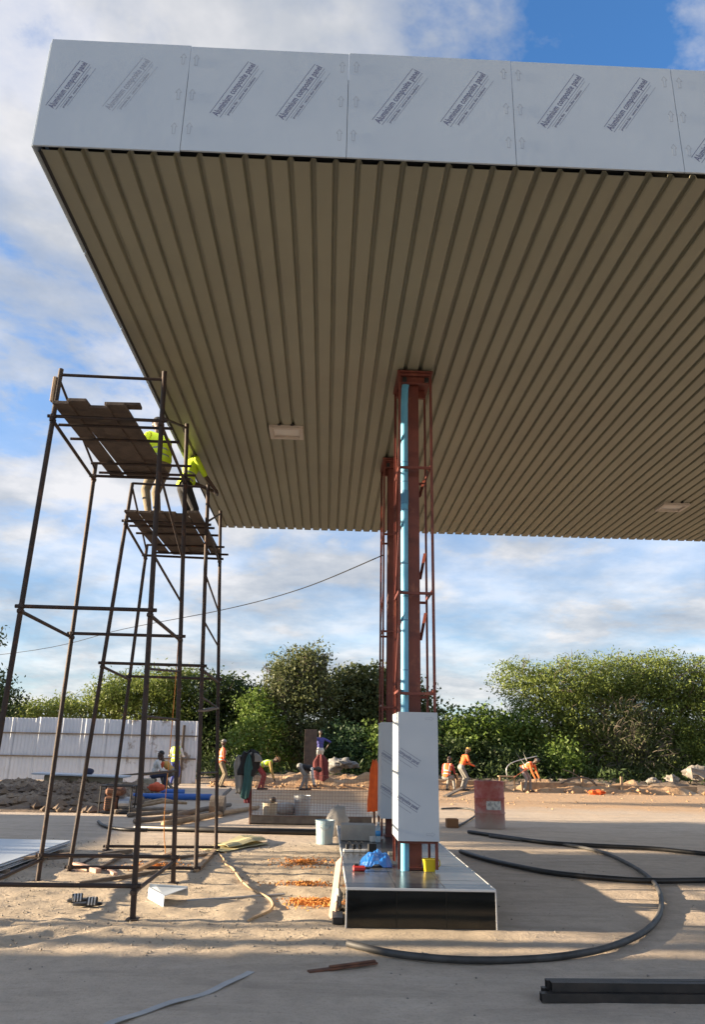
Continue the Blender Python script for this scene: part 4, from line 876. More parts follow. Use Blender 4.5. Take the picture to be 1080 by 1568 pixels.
for f_ in (.15, .8):
    c_ = c0 + dv * (2.6 * f_) + nvv * .6; tag(MB().box((0, 0, .028), (.09, 1.3, .055), .004).build('timber_bearer', M['greytimber'], loc=(c_.x, c_.y, .002), rot=(0, 0, math.atan2(dv.y, dv.x))), 'grey timber bearer under the %s of the white panel stack' % ('end nearest the fence' if f_ < .5 else 'end away from the fence'), 'timber', 'bearers under the panel stack')
def stick(p0, p1, w, h, m, label, z0=.0, z1=.0, group=None, name='timber_batten', cat='timber'):
    a, b_ = GZ(*p0), GZ(*p1); tag(MB().bar((a.x, a.y, h / 2 + .004 + z0), (b_.x, b_.y, h / 2 + .004 + z1), w, h, .003).build(name, m), label, cat, group)
stick((0, 1345), (62, 1308), .10, .012, M['galv'], 'grey metal strip lying by the stack of white panels', name='metal_strip', cat='metal strip')
stick((-30, 1352), (52, 1322), .07, .014, M['cladding'], 'white cut strip lying on dirt beside the panel stack', name='panel_strip', cat='offcut')
G_ = 'loose timber under the scaffolds'
LBS = ['thick pinkish batten end lying inside the scaffold base', 'short pinkish offcut beside the thick pinkish batten end', 'long grey batten resting across the near ledger', 'long grey batten lying askew in front of the pinkish offcuts', 'short grey batten lying at the foot of a scaffold leg', 'pale batten propped on the taller scaffold bottom ledger', 'pale batten slanting away from the foot of the shorter scaffold', 'flat grey batten lying along the shorter scaffold base', 'stubby grey batten at the rear of the shorter scaffold', 'pale batten resting by the stack of white panels']
for LB, (p0, p1, w, h, mm, z0, z1) in zip(LBS, (((112, 1327), (150, 1338), .07, .05, 'pinktimber', 0, 0), ((156, 1330), (176, 1341), .05, .03, 'pinktimber', 0, 0), ((70, 1325), (185, 1318), .06, .03, 'greytimber', .06, .06), ((118, 1357), (240, 1338), .06, .04, 'greytimber', 0, .0), ((140, 1336), (190, 1312), .05, .03, 'greytimber', 0, 0), ((205, 1352), (262, 1322), .06, .04, 'timber', .1, .1), ((300, 1337), (328, 1305), .06, .04, 'timber', 0, 0), ((240, 1318), (330, 1309), .07, .03, 'greytimber', 0, 0), ((152, 1312), (200, 1306), .08, .05, 'greytimber', 0, 0), ((20, 1330), (110, 1321), .06, .03, 'timber', .09, .09))):
    stick(p0, p1, w, h, M[mm], LB, z0, z1, G_)
LB2S = ['longest pale pole slanting toward the mesh screen', 'thick grey pole lying against the cut log', 'straight grey pole at the front of the pole heap', 'grey pole behind the front one in the pole heap', 'grey pole nearest the generator in the pole heap', 'thin pale pole on top of the heap by the blue pipes', 'thin pale pole crossing the other pale one on the heap', 'short grey pole propped up on the cut log']
for k, (p0, p1, r_, z_) in enumerate((((250, 1268), (395, 1240), .06, .05), ((262, 1255), (352, 1237), .06, .06), ((195, 1252), (300, 1247), .05, .05), ((205, 1262), (290, 1256), .05, .05), ((175, 1247), (250, 1243), .05, .05), ((210, 1238), (285, 1240), .04, .14), ((222, 1232), (275, 1242), .04, .17), ((330, 1250), (352, 1226), .05, .30))):
    a, b_ = GZ(*p0), GZ(*p1); tag(MB().tube([(a.x, a.y, r_ + .005), ((a.x + b_.x) / 2, (a.y + b_.y) / 2 + .05, z_ + .02), (b_.x, b_.y, z_ + .01)], [r_, r_ * .95, r_ * .8], 9).build('timber_pole', M['timber'] if k in (0, 5, 6) else M['greytimber'], smooth=True), LB2S[k], 'pole', 'heap of poles')
q = GZ(332, 1250); mb = MB().tube([(-.16, 0, .22), (.16, 0, .22)], .21, 16); tag(mb.build('cut_log', M['greytimber'], loc=(q.x, q.y, 0)), 'thick cut log section at the end of the pole heap', 'log')
# orange rope and pale string
hose([(334, 1308), (342, 1317), (345, 1325), (356, 1332), (364, 1343), (372, 1354), (390, 1366), (404, 1374), (414, 1380), (418, 1390), (412, 1398), (398, 1405), (380, 1412)], .012, 'rope', M['rope'], 'tan rope meandering across the sunlit sand', 'rope', wob=.004)
stick((285, 1381), (436, 1371), .03, .015, M['galv'], 'thin pale strip lying across the sunlit sand', name='metal_strip', cat='metal strip')
tp = Vector((-2.0, 9.6, 2.9)); q = GZ(245, 1318)
tag(MB().tube(spline([(q.x - .02, q.y - .2, 4.4), (q.x + .01, q.y - .1, 2.2), (q.x, q.y, .6), (q.x + .06, q.y, .05), (q.x - .1, q.y + .1, .02)], 8), .006, 6).build('rope', M['shaving']), 'thin orange rope hanging down inside the scaffolds', 'rope')
# wood shavings
def shav(px, py, rx, ry, n, label, seed):
    rn = random.Random(seed); q = GZ(px, py); mb = MB()
    for i in range(n):
        a_ = rn.uniform(0, 6.28); rr = abs(rn.gauss(0, .62)); x_, y_ = q.x + math.cos(a_) * rr * rx, q.y + math.sin(a_) * rr * ry; z_ = .004 + .022 * max(0, .9 - rr) * rn.random()
        th_ = rn.uniform(0, 6.28); L = rn.uniform(.02, .06); w = rn.uniform(.006, .014); d = Vector((math.cos(th_), math.sin(th_), 0)); s_ = Vector((-d.y, d.x, 0)); vs = []
        for k in range(4):
            t_ = k / 3; c = Vector((x_, y_, z_)) + d * (L * (t_ - .5)) + Vector((0, 0, .022 * math.sin(t_ * 3.14) * rn.uniform(.3, 1.2)))
            vs += [c - s_ * w / 2, c + s_ * w / 2 + Vector((0, 0, .006))]
        mb.add(vs, [(2 * k, 2 * k + 2, 2 * k + 3, 2 * k + 1) for k in range(3)])
    tag(mb.build('wood_shavings', M['shaving']), label, 'shavings', kind='stuff')
shav(480, 1384, .25, .20, 800, 'dense pile of orange wood shavings beside the leaning plank', 1)
shav(470, 1355, .42, .16, 200, 'scattered streak of orange shavings behind the dense pile', 2)
shav(465, 1322, .42, .42, 360, 'thin patch of orange shavings on sand near the pail', 3)
shav(240, 1328, .40, .35, 260, 'few orange shavings on the ground under the scaffold', 4)

# ------------------------------------------------------------------ wire mesh frame with clothes, pails behind it
q = GZ(383, 1262); q2 = GZ(580, 1260); ym = q.y
o = empty('mesh_screen', (q.x, ym, 0)); tag(o, 'upright rusty wire mesh screen on a timber base, clothes hung on it', 'mesh screen')
Wm = 2.72
MB().box((Wm * .45, 0, .10), (Wm * .9, .05, .15), .005).build('base_board', M['greytimber'], o)
MB().box((Wm * .3, .07, .02), (Wm * .6, .10, .035), .004).build('sill', M['greytimber'], o)
MB().bar((0, 0, 0), (-.06, 0, 1.40), .045, .045, .004).build('post', M['rust'], o); MB().bar((Wm - .22, 0, 0), (Wm - .25, 0, 1.22), .045, .045, .004).build('post', M['rust'], o)
mb = MB()
for i in range(44): x_ = .03 + i * (Wm - .06) / 43; mb.bar((x_, -.03, .16), (x_ + random.uniform(-.01, .01), -.03, .95), .005, .005)
for k in range(15): z_ = .16 + k * .055; mb.bar((.02, -.036, z_), (Wm - .02, -.036, z_ + .03 * math.sin(k)), .005, .005)
tag(mb.build('wire_grid', M['mesh'], o), kind='stuff')
def hang(c, w, h, m, label, name, cat, seed, depth=.10, taper=1.0, sleeves=False):
    n, mrow = 16, 14; vs = []; fs = []
    for i in range(mrow + 1):
        t_ = i / mrow; z_ = -h * t_
        for k in range(n):
            a_ = 2 * math.pi * k / n; wv = 1 + .22 * mnoise.noise(Vector((math.cos(a_) * 1.5, math.sin(a_) * 1.5 + seed, t_ * 1.8)))
            ww = w * (.35 + .65 * min(1, t_ * 4.0)) * (1 + (taper - 1) * t_) * (1 - .55 * max(0, t_ - .82) / .18 * (.5 + .5 * math.sin(a_ * 3 + seed)))
            vs.append((math.cos(a_) * ww / 2 * wv + .03 * math.sin(t_ * 3 + seed), math.sin(a_) * depth / 2 * wv * (1 + .5 * math.sin(a_ * 4)), z_ + .05 * mnoise.noise(Vector((a_, seed, t_)))))
    for i in range(mrow):
        for k in range(n): fs.append((i * n + k, (i + 1) * n + k, (i + 1) * n + (k + 1) % n, i * n + (k + 1) % n))
    fs += [tuple(range(n)), tuple(mrow * n + k for k in range(n - 1, -1, -1))]
    mb = MB().add(vs, fs)
    if sleeves: mb.tube([(w * .3, 0, -h * .1), (w * .5, -.02, -h * .35), (w * .45, -.01, -h * .72)], [.06, .055, .04], 8).tube([(-w * .3, 0, -h * .1), (-w * .52, .02, -h * .4), (-w * .42, .0, -h * .8)], [.06, .055, .04], 8)
    return tag(mb.build(name, M[m], loc=c, smooth=True), label, cat)
hx = q.x
hang((hx - .06, ym - .07, 1.42), .34, .50, 'darkcloth', 'black jacket draped over the mesh screen post', 'jacket', 'jacket', 2, .2, 1.2, True)
hang((hx - .28, ym - .03, 1.30), .22, .72, 'greycloth', 'drab grey jacket hanging beside the black one on the post', 'jacket', 'jacket', 5, .14)
hang((hx - .10, ym - .15, 1.34), .20, .85, 'teal', 'dark teal garment hanging on the mesh screen post', 'garment', 'garment', 7, .10)
hang((hx - .06, ym - .10, .98), .17, .58, 'maroon', 'maroon garment hanging low on the mesh screen post', 'garment', 'garment', 9, .10, .8)
hang((hx + .04, ym - .13, 1.36), .26, .16, 'tarp', 'pale grey cloth lying across the black jacket', 'cloth', 'cloth', 11, .14)
hang((q.x + Wm - .25, ym - .08, 1.27), .22, .98, 'orange', 'bright orange overall hanging on the far mesh post', 'overall', 'overall', 13, .12, 1.25, False)
pail(412, 1251, .17, .28, 'cream plastic tub behind the wire mesh screen', M['beigeblock'], 'tub', False)
mb = MB(); mb.ell((0, 0, .0), (.075, .075, .07), None, 12, 8, .2, 4); qq = GZ(416, 1251); tag(mb.build('clay_pot', M['darksteel'], loc=(qq.x, qq.y + .15, .345), smooth=True), 'dark rounded pot standing on the cream tub', 'pot')
pail(462, 1249, .20, .42, 'dark grey bucket behind the wire mesh screen', M['galv'], 'bucket', True)
mb = MB(); mb.ell((0, 0, .12), (.30, .16, .13), None, 16, 10, .5, 14); qq = GZ(436, 1248); tag(mb.build('sand_bag', M['sack'], loc=(qq.x, qq.y + .2, .005), smooth=True), 'pale sack slumped between cream tub and grey bucket', 'sack')

# ------------------------------------------------------------------ left middle ground
q = GZ(173, 1247); o = empty('generator', (q.x, q.y + .25, 0)); tag(o, 'portable red engine generator in a black tube frame', 'generator')
mb = MB(); fw_, fd_, fh_ = .34, .22, .58
for sx in (-1, 1):
    mb2 = MB(); pts = [(sx * fw_, -fd_, .03), (sx * fw_, fd_, .03), (sx * fw_, fd_, fh_), (sx * fw_, -fd_, fh_), (sx * fw_, -fd_, .03)]
    for a_, b2 in zip(pts, pts[1:]): mb2.tube([a_, b2], .017, 8)
    mb2.build('frame_loop', M['black'], o)
for sy in (-1, 1):
    for z_ in (.03, fh_): MB().tube([(-fw_, sy * fd_, z_), (fw_, sy * fd_, z_)], .017, 8).build('frame_rail', M['black'], o)
MB().box((0, 0, .045), (.62, .36, .02), .004).build('tray', M['darksteel'], o); MB().box((-.06, 0, .46), (.40, .34, .17), .05).build('fuel_tank', M['rust'], o); MB().lathe([(.03, .54), (.03, .57), (.0, .57)], (-.06, 0, 0), 12).build('tank_cap', M['black'], o)
MB().box((-.12, 0, .21), (.28, .30, .30), .03).build('engine', M['rust'], o); MB().tube([(.05, 0, .22), (.28, 0, .22)], .13, 16).build('alternator', M['galv'], o)
for k in range(5): MB().box((-.12, -.155, .12 + k * .045), (.24, .012, .018), .003).build('cooling_fin', M['darksteel'], o)
for (p0, p1, lb) in (((212, 1217), (282, 1218), 'shorter blue plastic pipe under the orange bag'), ((203, 1225), (324, 1226), 'long blue plastic pipe in front of the shorter blue one')):
    a, b_ = GZ(*p0), GZ(*p1); d = (b_ - a).normalized(); r_ = .085
    mb = MB(); n = 18; vs = []; fs = []
    for (p, rr) in ((a, r_), (b_, r_), (b_, r_ - .012), (a, r_ - .012)):
        s_ = Vector((-d.y, d.x, 0))
        for k in range(n): t_ = 2 * math.pi * k / n; vs.append(Vector((p.x, p.y, r_ + .01)) + (s_ * math.cos(t_) + Vector((0, 0, 1)) * math.sin(t_)) * rr)
    for l in range(4):
        for k in range(n): fs.append((l * n + k, l * n + (k + 1) % n, ((l + 1) % 4) * n + (k + 1) % n, ((l + 1) % 4) * n + k))
    tag(mb.add(vs, fs).build('plastic_pipe', M['bluepvc'], smooth=True), lb, 'pipe')
q = GZ(237, 1222); mb = MB(); mb.ell((0, 0, .10), (.24, .18, .12), None, 16, 10, .4, 6); tag(mb.build('bag', M['orangeshirt'], loc=(q.x, q.y + .05, .19), smooth=True), 'orange red bag resting on the blue pipes', 'bag')
q = GZ(115, 1214); tag(MB().box((0, 0, .24), (2.4, .4, .40), .02).build('block_plinth', M['beigeblock'], loc=(q.x, 25.4, .04)), 'low beige block wall carrying a long white board', 'low wall')
tag(MB().box((0, 0, 0), (2.9, .9, .05), .006).build('white_board', M['cladding'], loc=(q.x - .05, 25.35, .50), rot=(0, R(1.0), 0)), 'long white board lying on the low beige wall', 'board')
mb = MB(); mb.ell((0, 0, 0), (.17, .15, .11), None, 14, 8, .2, 7); tag(mb.build('helmet', M['navy'], loc=(q.x + .12, 25.4, .60), smooth=True), 'dark rounded bundle on the long white board', 'bundle')
a, b_ = GZ(150, 1190, .55), GZ(216, 1184, .7); tag(MB().bar((GY(150, 1191, 26.2)), (GY(222, 1184, 26.0)), .09, .06, .005).build('timber_batten', M['greytimber']), 'dark timber batten propped above the low beige wall', 'timber')

# ------------------------------------------------------------------ tin fence
YFn = 31.6; fo = empty('tin_fence', (-10, YFn, 0)); tag(fo, 'white corrugated tin fence on brown timber rails', 'fence')
xr = GY(301, 1150, YFn).x; sw = .93; Hf = 2.42
def tinmesh(seed):
    n = 27; vs = []
    for z_ in (.03, Hf):
        for i in range(n): vs.append((i / (n - 1) * (sw + .04), .014 * math.sin(i * math.pi * .5 * 1.0) * (1.0 if (i < 5 or i > 21) else .45), z_))
    me = MB().add(vs, [(i, i + 1, n + i + 1, n + i) for i in range(n - 1)]).mesh('tin_sheet', M['tin']); bm = bmesh.new(); bm.from_mesh(me); bmesh.ops.solidify(bm, geom=bm.faces[:], thickness=.0015); bm.to_mesh(me); bm.free(); return me
tm = tinmesh(1); tmd = tm.copy(); tmd.materials.clear(); tmd.materials.append(M['tindirty'])
for i in range(17):
    x_ = xr - (i + 1) * sw; link('tin_sheet', tmd if i < 3 else tm, fo, (x_ + 10, .0 + (.004 if i % 2 else -.004), random.uniform(-.03, .02)), (random.uniform(-.006, .006), 0, 0))
for z_ in (.92, 1.80): MB().bar((xr - 17 * sw + 10, -.05, z_), (xr + 10, -.05, z_ + .02), .05, .055, .004).build('rail', M['greytimber'], fo)
for i in range(8):
    x_ = xr - .55 - i * 2.1; yy = -.11 if i == 0 else .09
    MB().bar((x_ + 10, yy, 0), (x_ + 10 + random.uniform(-.05, .09), yy, Hf + random.uniform(-.25, -.06)), .09, .08, .01).build('post', M['wood_trunk'], fo)

# ------------------------------------------------------------------ trench edge on the right: form boards, pegs, branch, board, boulders
def board(p0, p1, z, h, label, m='timber'):
    a, b_ = GY(*p0), GY(*p1); tag(MB().bar((a.x, a.y, z), (b_.x, b_.y, z + .02), .05, h, .006).build('form_board', M[m]), label, 'board', 'form boards along the trench')
for (xa, xb, z, h, m_) in ((2.6, 7.2, .19, .34, 'redearth'), (7.8, 11.2, .18, .34, 'timber'), (11.3, 14.9, .15, .30, 'timber')):
    tag(MB().bar((xa, 30.75, z), (xb, 30.85, z), .06, h, .006).build('form_board', M['timber']), {2.6: 'soil stained form board behind the crouching and hooded orange workers', 7.8: 'soil stained form board behind the stooping lone worker', 11.3: 'soil stained form board ending at the dark earth heap'}[xa], 'board', 'form boards along the trench')
for px in (893, 953, 630, 700): 
    p = GY(px, 1205, 30.6); tag(MB().bar((p.x, 30.62, -.05), (p.x + .02, 30.62, .62), .09, .07, .006).build('timber_peg', M['timber']), {893: 'upright timber peg beside the orange red plastic bag', 953: 'upright timber peg where the form boards meet the earth heap', 630: 'upright timber peg standing behind the columns', 700: 'upright timber peg beside the crouching orange worker'}[px], 'peg', 'pegs along the trench')
a, b_ = GY(683, 1206, 26.5), GY(702, 1194, 27.6); a = GZ(682, 1221); b_ = GZ(708, 1211)
tag(MB().bar((a.x, a.y, .03), (b_.x, b_.y, .10), .16, .05, .006).build('timber_board', M['greytimber']), 'dark board lying askew near the red drum', 'board')
def twig(pts, rs, label, name, m='dry', cat='branch'): return tag(MB().tube(spline(pts, 6), rs, 7).build(name, M[m], smooth=True), label, cat)
Yb = 30.3
mb = MB(); mb.tube(spline([GY(860, 1200, Yb), GY(878, 1192, Yb), GY(900, 1192, Yb), GY(915, 1203, Yb)], 6), .035, 7)
mb.tube(spline([GY(890, 1191, Yb), GY(876, 1183, Yb - .2), GY(862, 1178, Yb - .1)], 5), .018, 6).tube(spline([GY(878, 1192, Yb), GY(879, 1184, Yb), GY(880, 1178, Yb)], 4), .014, 6)
tag(mb.build('dead_branch', M['dry'], smooth=True), 'dead arching branch lying over the trench edge', 'branch')
twig([GY(777, 1188, 31.0), GY(777, 1175, 31.0), GY(790, 1166, 31.0), GY(823, 1158, 31.0)], .022, 'bent steel bar rising beside the stooping lone worker', 'bent_bar', 'galv', 'bar')
p = GY(777, 1189, 31); o = empty('timber_trestle', (p.x, 31, 0)); tag(o, 'timber trestle board behind the red drum', 'trestle')
MB().box((0, 0, p.z), (.72, .25, .05), .006).build('top_board', M['timber'], o)
for sx in (-.28, .28): MB().bar((sx * 1.1, 0, 0), (sx, 0, p.z - .025), .06, .06, .004).build('leg', M['timber'], o)
p = GY(475, 1150, 32.6); tag(MB().box((0, 0, 1.18), (.52, .05, 1.75), .006).box((-.25, -.03, 1.18), (.03, .02, 1.75), .003).build('door_panel', M['board'], loc=(p.x + .02, 32.4, .15), rot=(0, 0, R(5))), 'brown door panel standing upright on the bank behind the trench', 'door panel')
for x_ in (-.18, .2): pass
p = GY(492, 1165, 30.4); hang((p.x, 30.3, 1.22), .58, 1.02, 'redcloth', 'dark red cloth hung over a rail in front of the blue shirted worker', 'hanging_cloth', 'cloth', 17, .26, 1.05)
mb = MB(); mb.ell((0, 0, .0), (.45, .35, .18), None, 26, 14, .9, 21); mb.ell((.42, .05, -.10), (.40, .3, .12), None, 24, 12, 1.1, 22); mb.ell((-.2, .1, -.2), (.35, .3, .2), None, 20, 10, .8, 25); p = GY(520, 1166, 33); tag(mb.build('tarpaulin', M['tarp'], loc=(p.x, 33.0, .90), smooth=True), 'crumpled grey tarpaulin heaped on the earth bank', 'tarpaulin')
for (px, py, r_, lb) in ((1068, 1184, .55, 'large pale boulder at the end of the earth bank'), (1030, 1193, .30, 'smaller boulder beside the large pale one'), (1000, 1196, .26, 'rounded stone set on the dark earth bank')):
    p = GY(px, py, 33.2); mb = MB(); mb.ell((0, 0, 0), (r_, r_ * .7, r_ * .6), None, 14, 9, .5, px); tag(mb.build('boulder', M['stone'], loc=(p.x, 33.2, p.z)), lb, 'boulder')
p = GZ(915, 1217); mb = MB(); mb.ell((0, 0, .06), (.34, .2, .09), None, 14, 8, .5, 31); tag(mb.build('plastic_bag', M['orange'], loc=(p.x, p.y, .02)), 'orange red plastic bag lying on the ochre soil', 'bag')
p = GZ(935, 1265)
# overhead cable tied to the rear column
tag(MB().tube(spline([GY(587, 850, 11.2), GY(460, 902, 13.6), GY(340, 934, 16), GY(190, 963, 20.5), GY(20, 1000, 26), GY(-300, 1030, 34)], 8), .009, 6).build('overhead_cable', M['black']), 'thin overhead cable sagging away from the rear column', 'cable')

# ------------------------------------------------------------------ vegetation
def leafmesh(name, pts, size, aspect, m, rng, droop=0.0, dirs=None):
    n = len(pts); d = rng.normal(size=(n, 3)); d /= np.linalg.norm(d, axis=1)[:, None]
    if dirs is not None: d = d * .8 + dirs; d /= np.linalg.norm(d, axis=1)[:, None]
    d[:, 2] -= droop; d /= np.linalg.norm(d, axis=1)[:, None]
    e = rng.normal(size=(n, 3)); s_ = np.cross(d, e); s_ /= np.linalg.norm(s_, axis=1)[:, None] + 1e-9
    L = size * rng.uniform(.6, 1.35, n)[:, None]; w = L * aspect
    v = np.empty((n, 4, 3)); v[:, 0] = pts - d * L * .5; v[:, 1] = pts + s_ * w * .5 + d * L * .05; v[:, 2] = pts + d * L * .5; v[:, 3] = pts - s_ * w * .5 + d * L * .05
    me = bpy.data.meshes.new(name); me.vertices.add(n * 4); me.vertices.foreach_set('co', v.ravel()); me.loops.add(n * 4); me.loops.foreach_set('vertex_index', np.arange(n * 4))
    me.polygons.add(n); me.polygons.foreach_set('loop_start', np.arange(n) * 4); me.polygons.foreach_set('loop_total', np.full(n, 4)); me.materials.append(m); me.update(calc_edges=True); return me
def tree(label, base, blobs, mat, nclump, nleaf, size, aspect=.5, seed=1, name='tree', cat='tree', csize=.35, flat=.6, droop=0, trunk=.16, shell=.55, group=None, twigs=0, twigm='dry', strands=0, limbs=True):
    rng = np.random.default_rng(seed); rn = random.Random(seed); base = Vector(base)
    o = empty(name, base); tag(o, label, cat, group)
    vol = np.array([b_[1][0] * b_[1][1] * b_[1][2] for b_ in blobs]) ** .67; vol /= vol.sum(); P_ = []; D_ = []
    for (c, r_), f_ in zip(blobs, vol):
        k = max(3, int(nclump * f_)); u = rng.normal(size=(k, 3)); u /= np.linalg.norm(u, axis=1)[:, None]; rad = shell + (1 - shell) * rng.uniform(0, 1, k) ** .5
        rad = rad * (1 + .22 * rng.normal(size=k).clip(-1.5, 1.5)); cc = np.array(c) + u * rad[:, None] * np.array(r_)
        cc = cc[cc[:, 2] > base.z + .1]; u = u[:len(cc)]
        k = len(cc); off = rng.normal(size=(k, nleaf, 3)) * np.array([csize, csize, csize * flat]) * rng.uniform(.5, 1.2, (k, 1, 1)); P_.append((cc[:, None] + off).reshape(-1, 3))
    pts = np.concatenate(P_); pts[:, 2] = np.maximum(pts[:, 2], base.z + .05)
    pts = pts - np.array(base)
    if limbs:
        mb = MB(); hub = Vector((0, 0, min(1.4, max(.5, np.mean([b_[0][2] for b_ in blobs]) * .4))))
        mb.tube(spline([(0, 0, -.1), (rn.uniform(-.1, .1), 0, hub.z * .5), hub], 4), [trunk * (1.25 - .45 * i / 8) for i in range(9)], 9)
        for (c, r_) in blobs:
            e = Vector(c) - base; midp = hub.lerp(e, .5) + Vector((rn.uniform(-.3, .3), rn.uniform(-.3, .3), rn.uniform(-.1, .3)))
            q = spline([hub, midp, e], 5); mb.tube(q, [trunk * (.7 - .6 * i / (len(q) - 1)) for i in range(len(q))], 6)
            for k in range(3):
                e2 = e + Vector((rn.uniform(-1, 1) * r_[0], rn.uniform(-1, 1) * r_[1], rn.uniform(-.2, .9) * r_[2])); mb.tube([midp.lerp(e, .6), midp.lerp(e2, .75), e2], [trunk * .25, trunk * .15, .012], 5)
        mb.build('trunk', M['wood_trunk'], o, smooth=True)
    cr = link('crown', leafmesh('crown', pts, size, aspect, M[mat], rng, droop), o)
    if twigs:
        mb = MB()
        for k in range(twigs):
            c, r_ = rn.choice(blobs); u = Vector((rn.gauss(0, 1), -abs(rn.gauss(0, 1)), rn.gauss(.4, .8))).normalized(); st = Vector(c) - base + Vector((u.x * r_[0], u.y * r_[1], u.z * r_[2])) * .75
            e = st + Vector((u.x * r_[0] * .5, u.y * r_[1] * .5, u.z * r_[2] * .5 + rn.uniform(-.3, .25))); md = st.lerp(e, .5) + Vector((rn.uniform(-.15, .15), 0, rn.uniform(.0, .2))); mb.tube(spline([st, md, e], 3), [.016, .014, .013, .012, .010, .008, .005], 4, False)
        tag(mb.build('bare_twigs', M[twigm], o), kind='stuff')
    if strands:
        mb = MB(); sp_ = []
        for k in range(strands):
            c, r_ = rn.choice(blobs[:3]); u = rn.uniform(0, 6.28); st = Vector(c) - base + Vector((math.cos(u) * r_[0] * .9, -abs(math.sin(u)) * r_[1] * .95, rn.uniform(-.3, .4) * r_[2])); L = rn.uniform(.9, 2.4)
            q = [st + Vector((.05 * math.sin(i * 1.3 + k), 0, -L * i / 6)) for i in range(7)]; q = [v for v in q if v.z > .15]
            if len(q) > 2: mb.tube(q, .008, 4, False); sp_ += [np.array(v) + rng.normal(size=3) * .05 for v in q for _ in range(5)]
        tag(mb.build('hanging_vine', M['dry'], o), kind='stuff'); link('vine_leaves', leafmesh('vine_leaves', np.array(sp_), size * .9, aspect, M[mat], rng, .6), o)
    return o
def blob(px, py, rpx, rpy, Y, ry=None):
    c = GY(px, py, Y); k = Y / cF.y / FPX * 1.0; rx = rpx * k; return ((c.x, c.y, c.z), (rx, ry or rx * .9, rpy * k))
def B(Y, lst, dy=0): 
    rn = random.Random(int(Y * 10)); return [blob(*q, Y + rn.uniform(-.8, .8)) for q in lst]
def basept(px, Y, z=0): p = GY(px, 1190, Y); return (p.x, Y, z)
YT = 39.5
tree('broad feathery acacia spreading over the trench behind the lone worker', basept(915, YT), B(YT, [(795, 1040, 38, 26), (835, 1062, 55, 38), (880, 1045, 55, 34), (935, 1040, 60, 34), (995, 1038, 60, 34), (1050, 1045, 55, 34), (1110, 1050, 60, 40), (850, 1105, 55, 42), (910, 1090, 60, 50), (975, 1090, 70, 50), (1045, 1100, 65, 55), (1115, 1110, 70, 60), (890, 1145, 60, 40), (960, 1150, 70, 45), (1030, 1155, 70, 45), (1100, 1160, 70, 45)]), 'leaf_acacia', 7200, 18, .165, .33, 5, 'acacia_tree', csize=.32, flat=.42, trunk=.2, shell=.6, twigs=160)
tree('grey thorny thicket hanging in front of the broad acacia', basept(950, 37.6), B(37.6, [(950, 1100, 42, 30), (985, 1130, 40, 40), (930, 1140, 40, 45), (975, 1160, 45, 35), (1010, 1165, 35, 30)]), 'leaf_vine', 620, 12, .15, .28, 6, 'thorn_thicket', 'shrub', csize=.30, trunk=.09, twigs=210, droop=.4)
tree('leafy green tree behind the red drum', basept(722, 38.2), B(38.2, [(700, 1118, 32, 24), (740, 1112, 34, 24), (715, 1142, 48, 30), (760, 1140, 40, 34), (790, 1120, 30, 30), (690, 1165, 45, 30), (740, 1170, 50, 28), (785, 1170, 38, 28)]), 'leaf_bright', 1300, 16, .20, .55, 7, 'leafy_tree', csize=.30, trunk=.12)
tree('dark dense bush at the foot of the leafy green tree', basept(745, 36.6), B(36.6, [(700, 1165, 36, 26), (740, 1160, 40, 28), (780, 1172, 36, 24), (820, 1175, 30, 22)]), 'leaf_dark', 520, 15, .16, .5, 8, 'bush', 'bush', csize=.26, trunk=.06)
tree('light green shrub beside the stooping lone worker', basept(850, 36.0), B(36.0, [(845, 1165, 22, 20), (862, 1158, 20, 24), (875, 1172, 22, 16)]), 'leaf_bright', 170, 14, .17, .5, 9, 'shrub', 'shrub', csize=.24, trunk=.04)
tree('tall tree smothered in hanging vines', basept(462, 38.0), B(38.0, [(455, 1025, 34, 28), (480, 1010, 22, 20), (440, 1045, 34, 26), (475, 1060, 40, 30), (430, 1085, 30, 36), (462, 1100, 40, 42), (440, 1140, 36, 34), (475, 1150, 36, 32)]), 'leaf_vine', 1500, 15, .18, .42, 10, 'vine_covered_tree', csize=.27, trunk=.15, droop=.5, twigs=110, strands=110)
tree('dense rounded dark green tree close behind the columns', basept(560, 39.8), B(39.8, [(530, 1050, 36, 26), (570, 1048, 40, 26), (605, 1060, 36, 30), (545, 1085, 48, 34), (595, 1095, 48, 36), (540, 1125, 48, 34), (590, 1135, 50, 36), (640, 1110, 40, 46), (560, 1165, 55, 28), (630, 1165, 50, 28)]), 'leaf_broad', 2300, 16, .21, .55, 11, 'dense_tree', csize=.28, trunk=.18)
tree('blue green bush growing behind the brown door panel', basept(525, 36.2), B(36.2, [(520, 1130, 30, 20), (545, 1140, 26, 24), (515, 1155, 34, 22), (555, 1165, 30, 18)]), 'leaf_bluegreen', 420, 16, .15, .4, 12, 'bush', 'bush', csize=.22, trunk=.06)
tree('small leafy bush at the column foot near the orange overall', basept(580, 35.8), B(35.8, [(572, 1130, 16, 18), (590, 1150, 20, 20), (575, 1170, 22, 14)]), 'leaf_bright', 170, 14, .18, .55, 13, 'bush', 'bush', csize=.22, trunk=.04)
tree('yellow green bush between the bending lime worker and vine tree', basept(400, 36.8), B(36.8, [(390, 1080, 24, 20), (405, 1110, 26, 26), (380, 1130, 26, 24), (412, 1150, 28, 20), (395, 1170, 30, 14)]), 'leaf_bright', 420, 14, .19, .5, 14, 'bush', 'bush', csize=.26, trunk=.07)
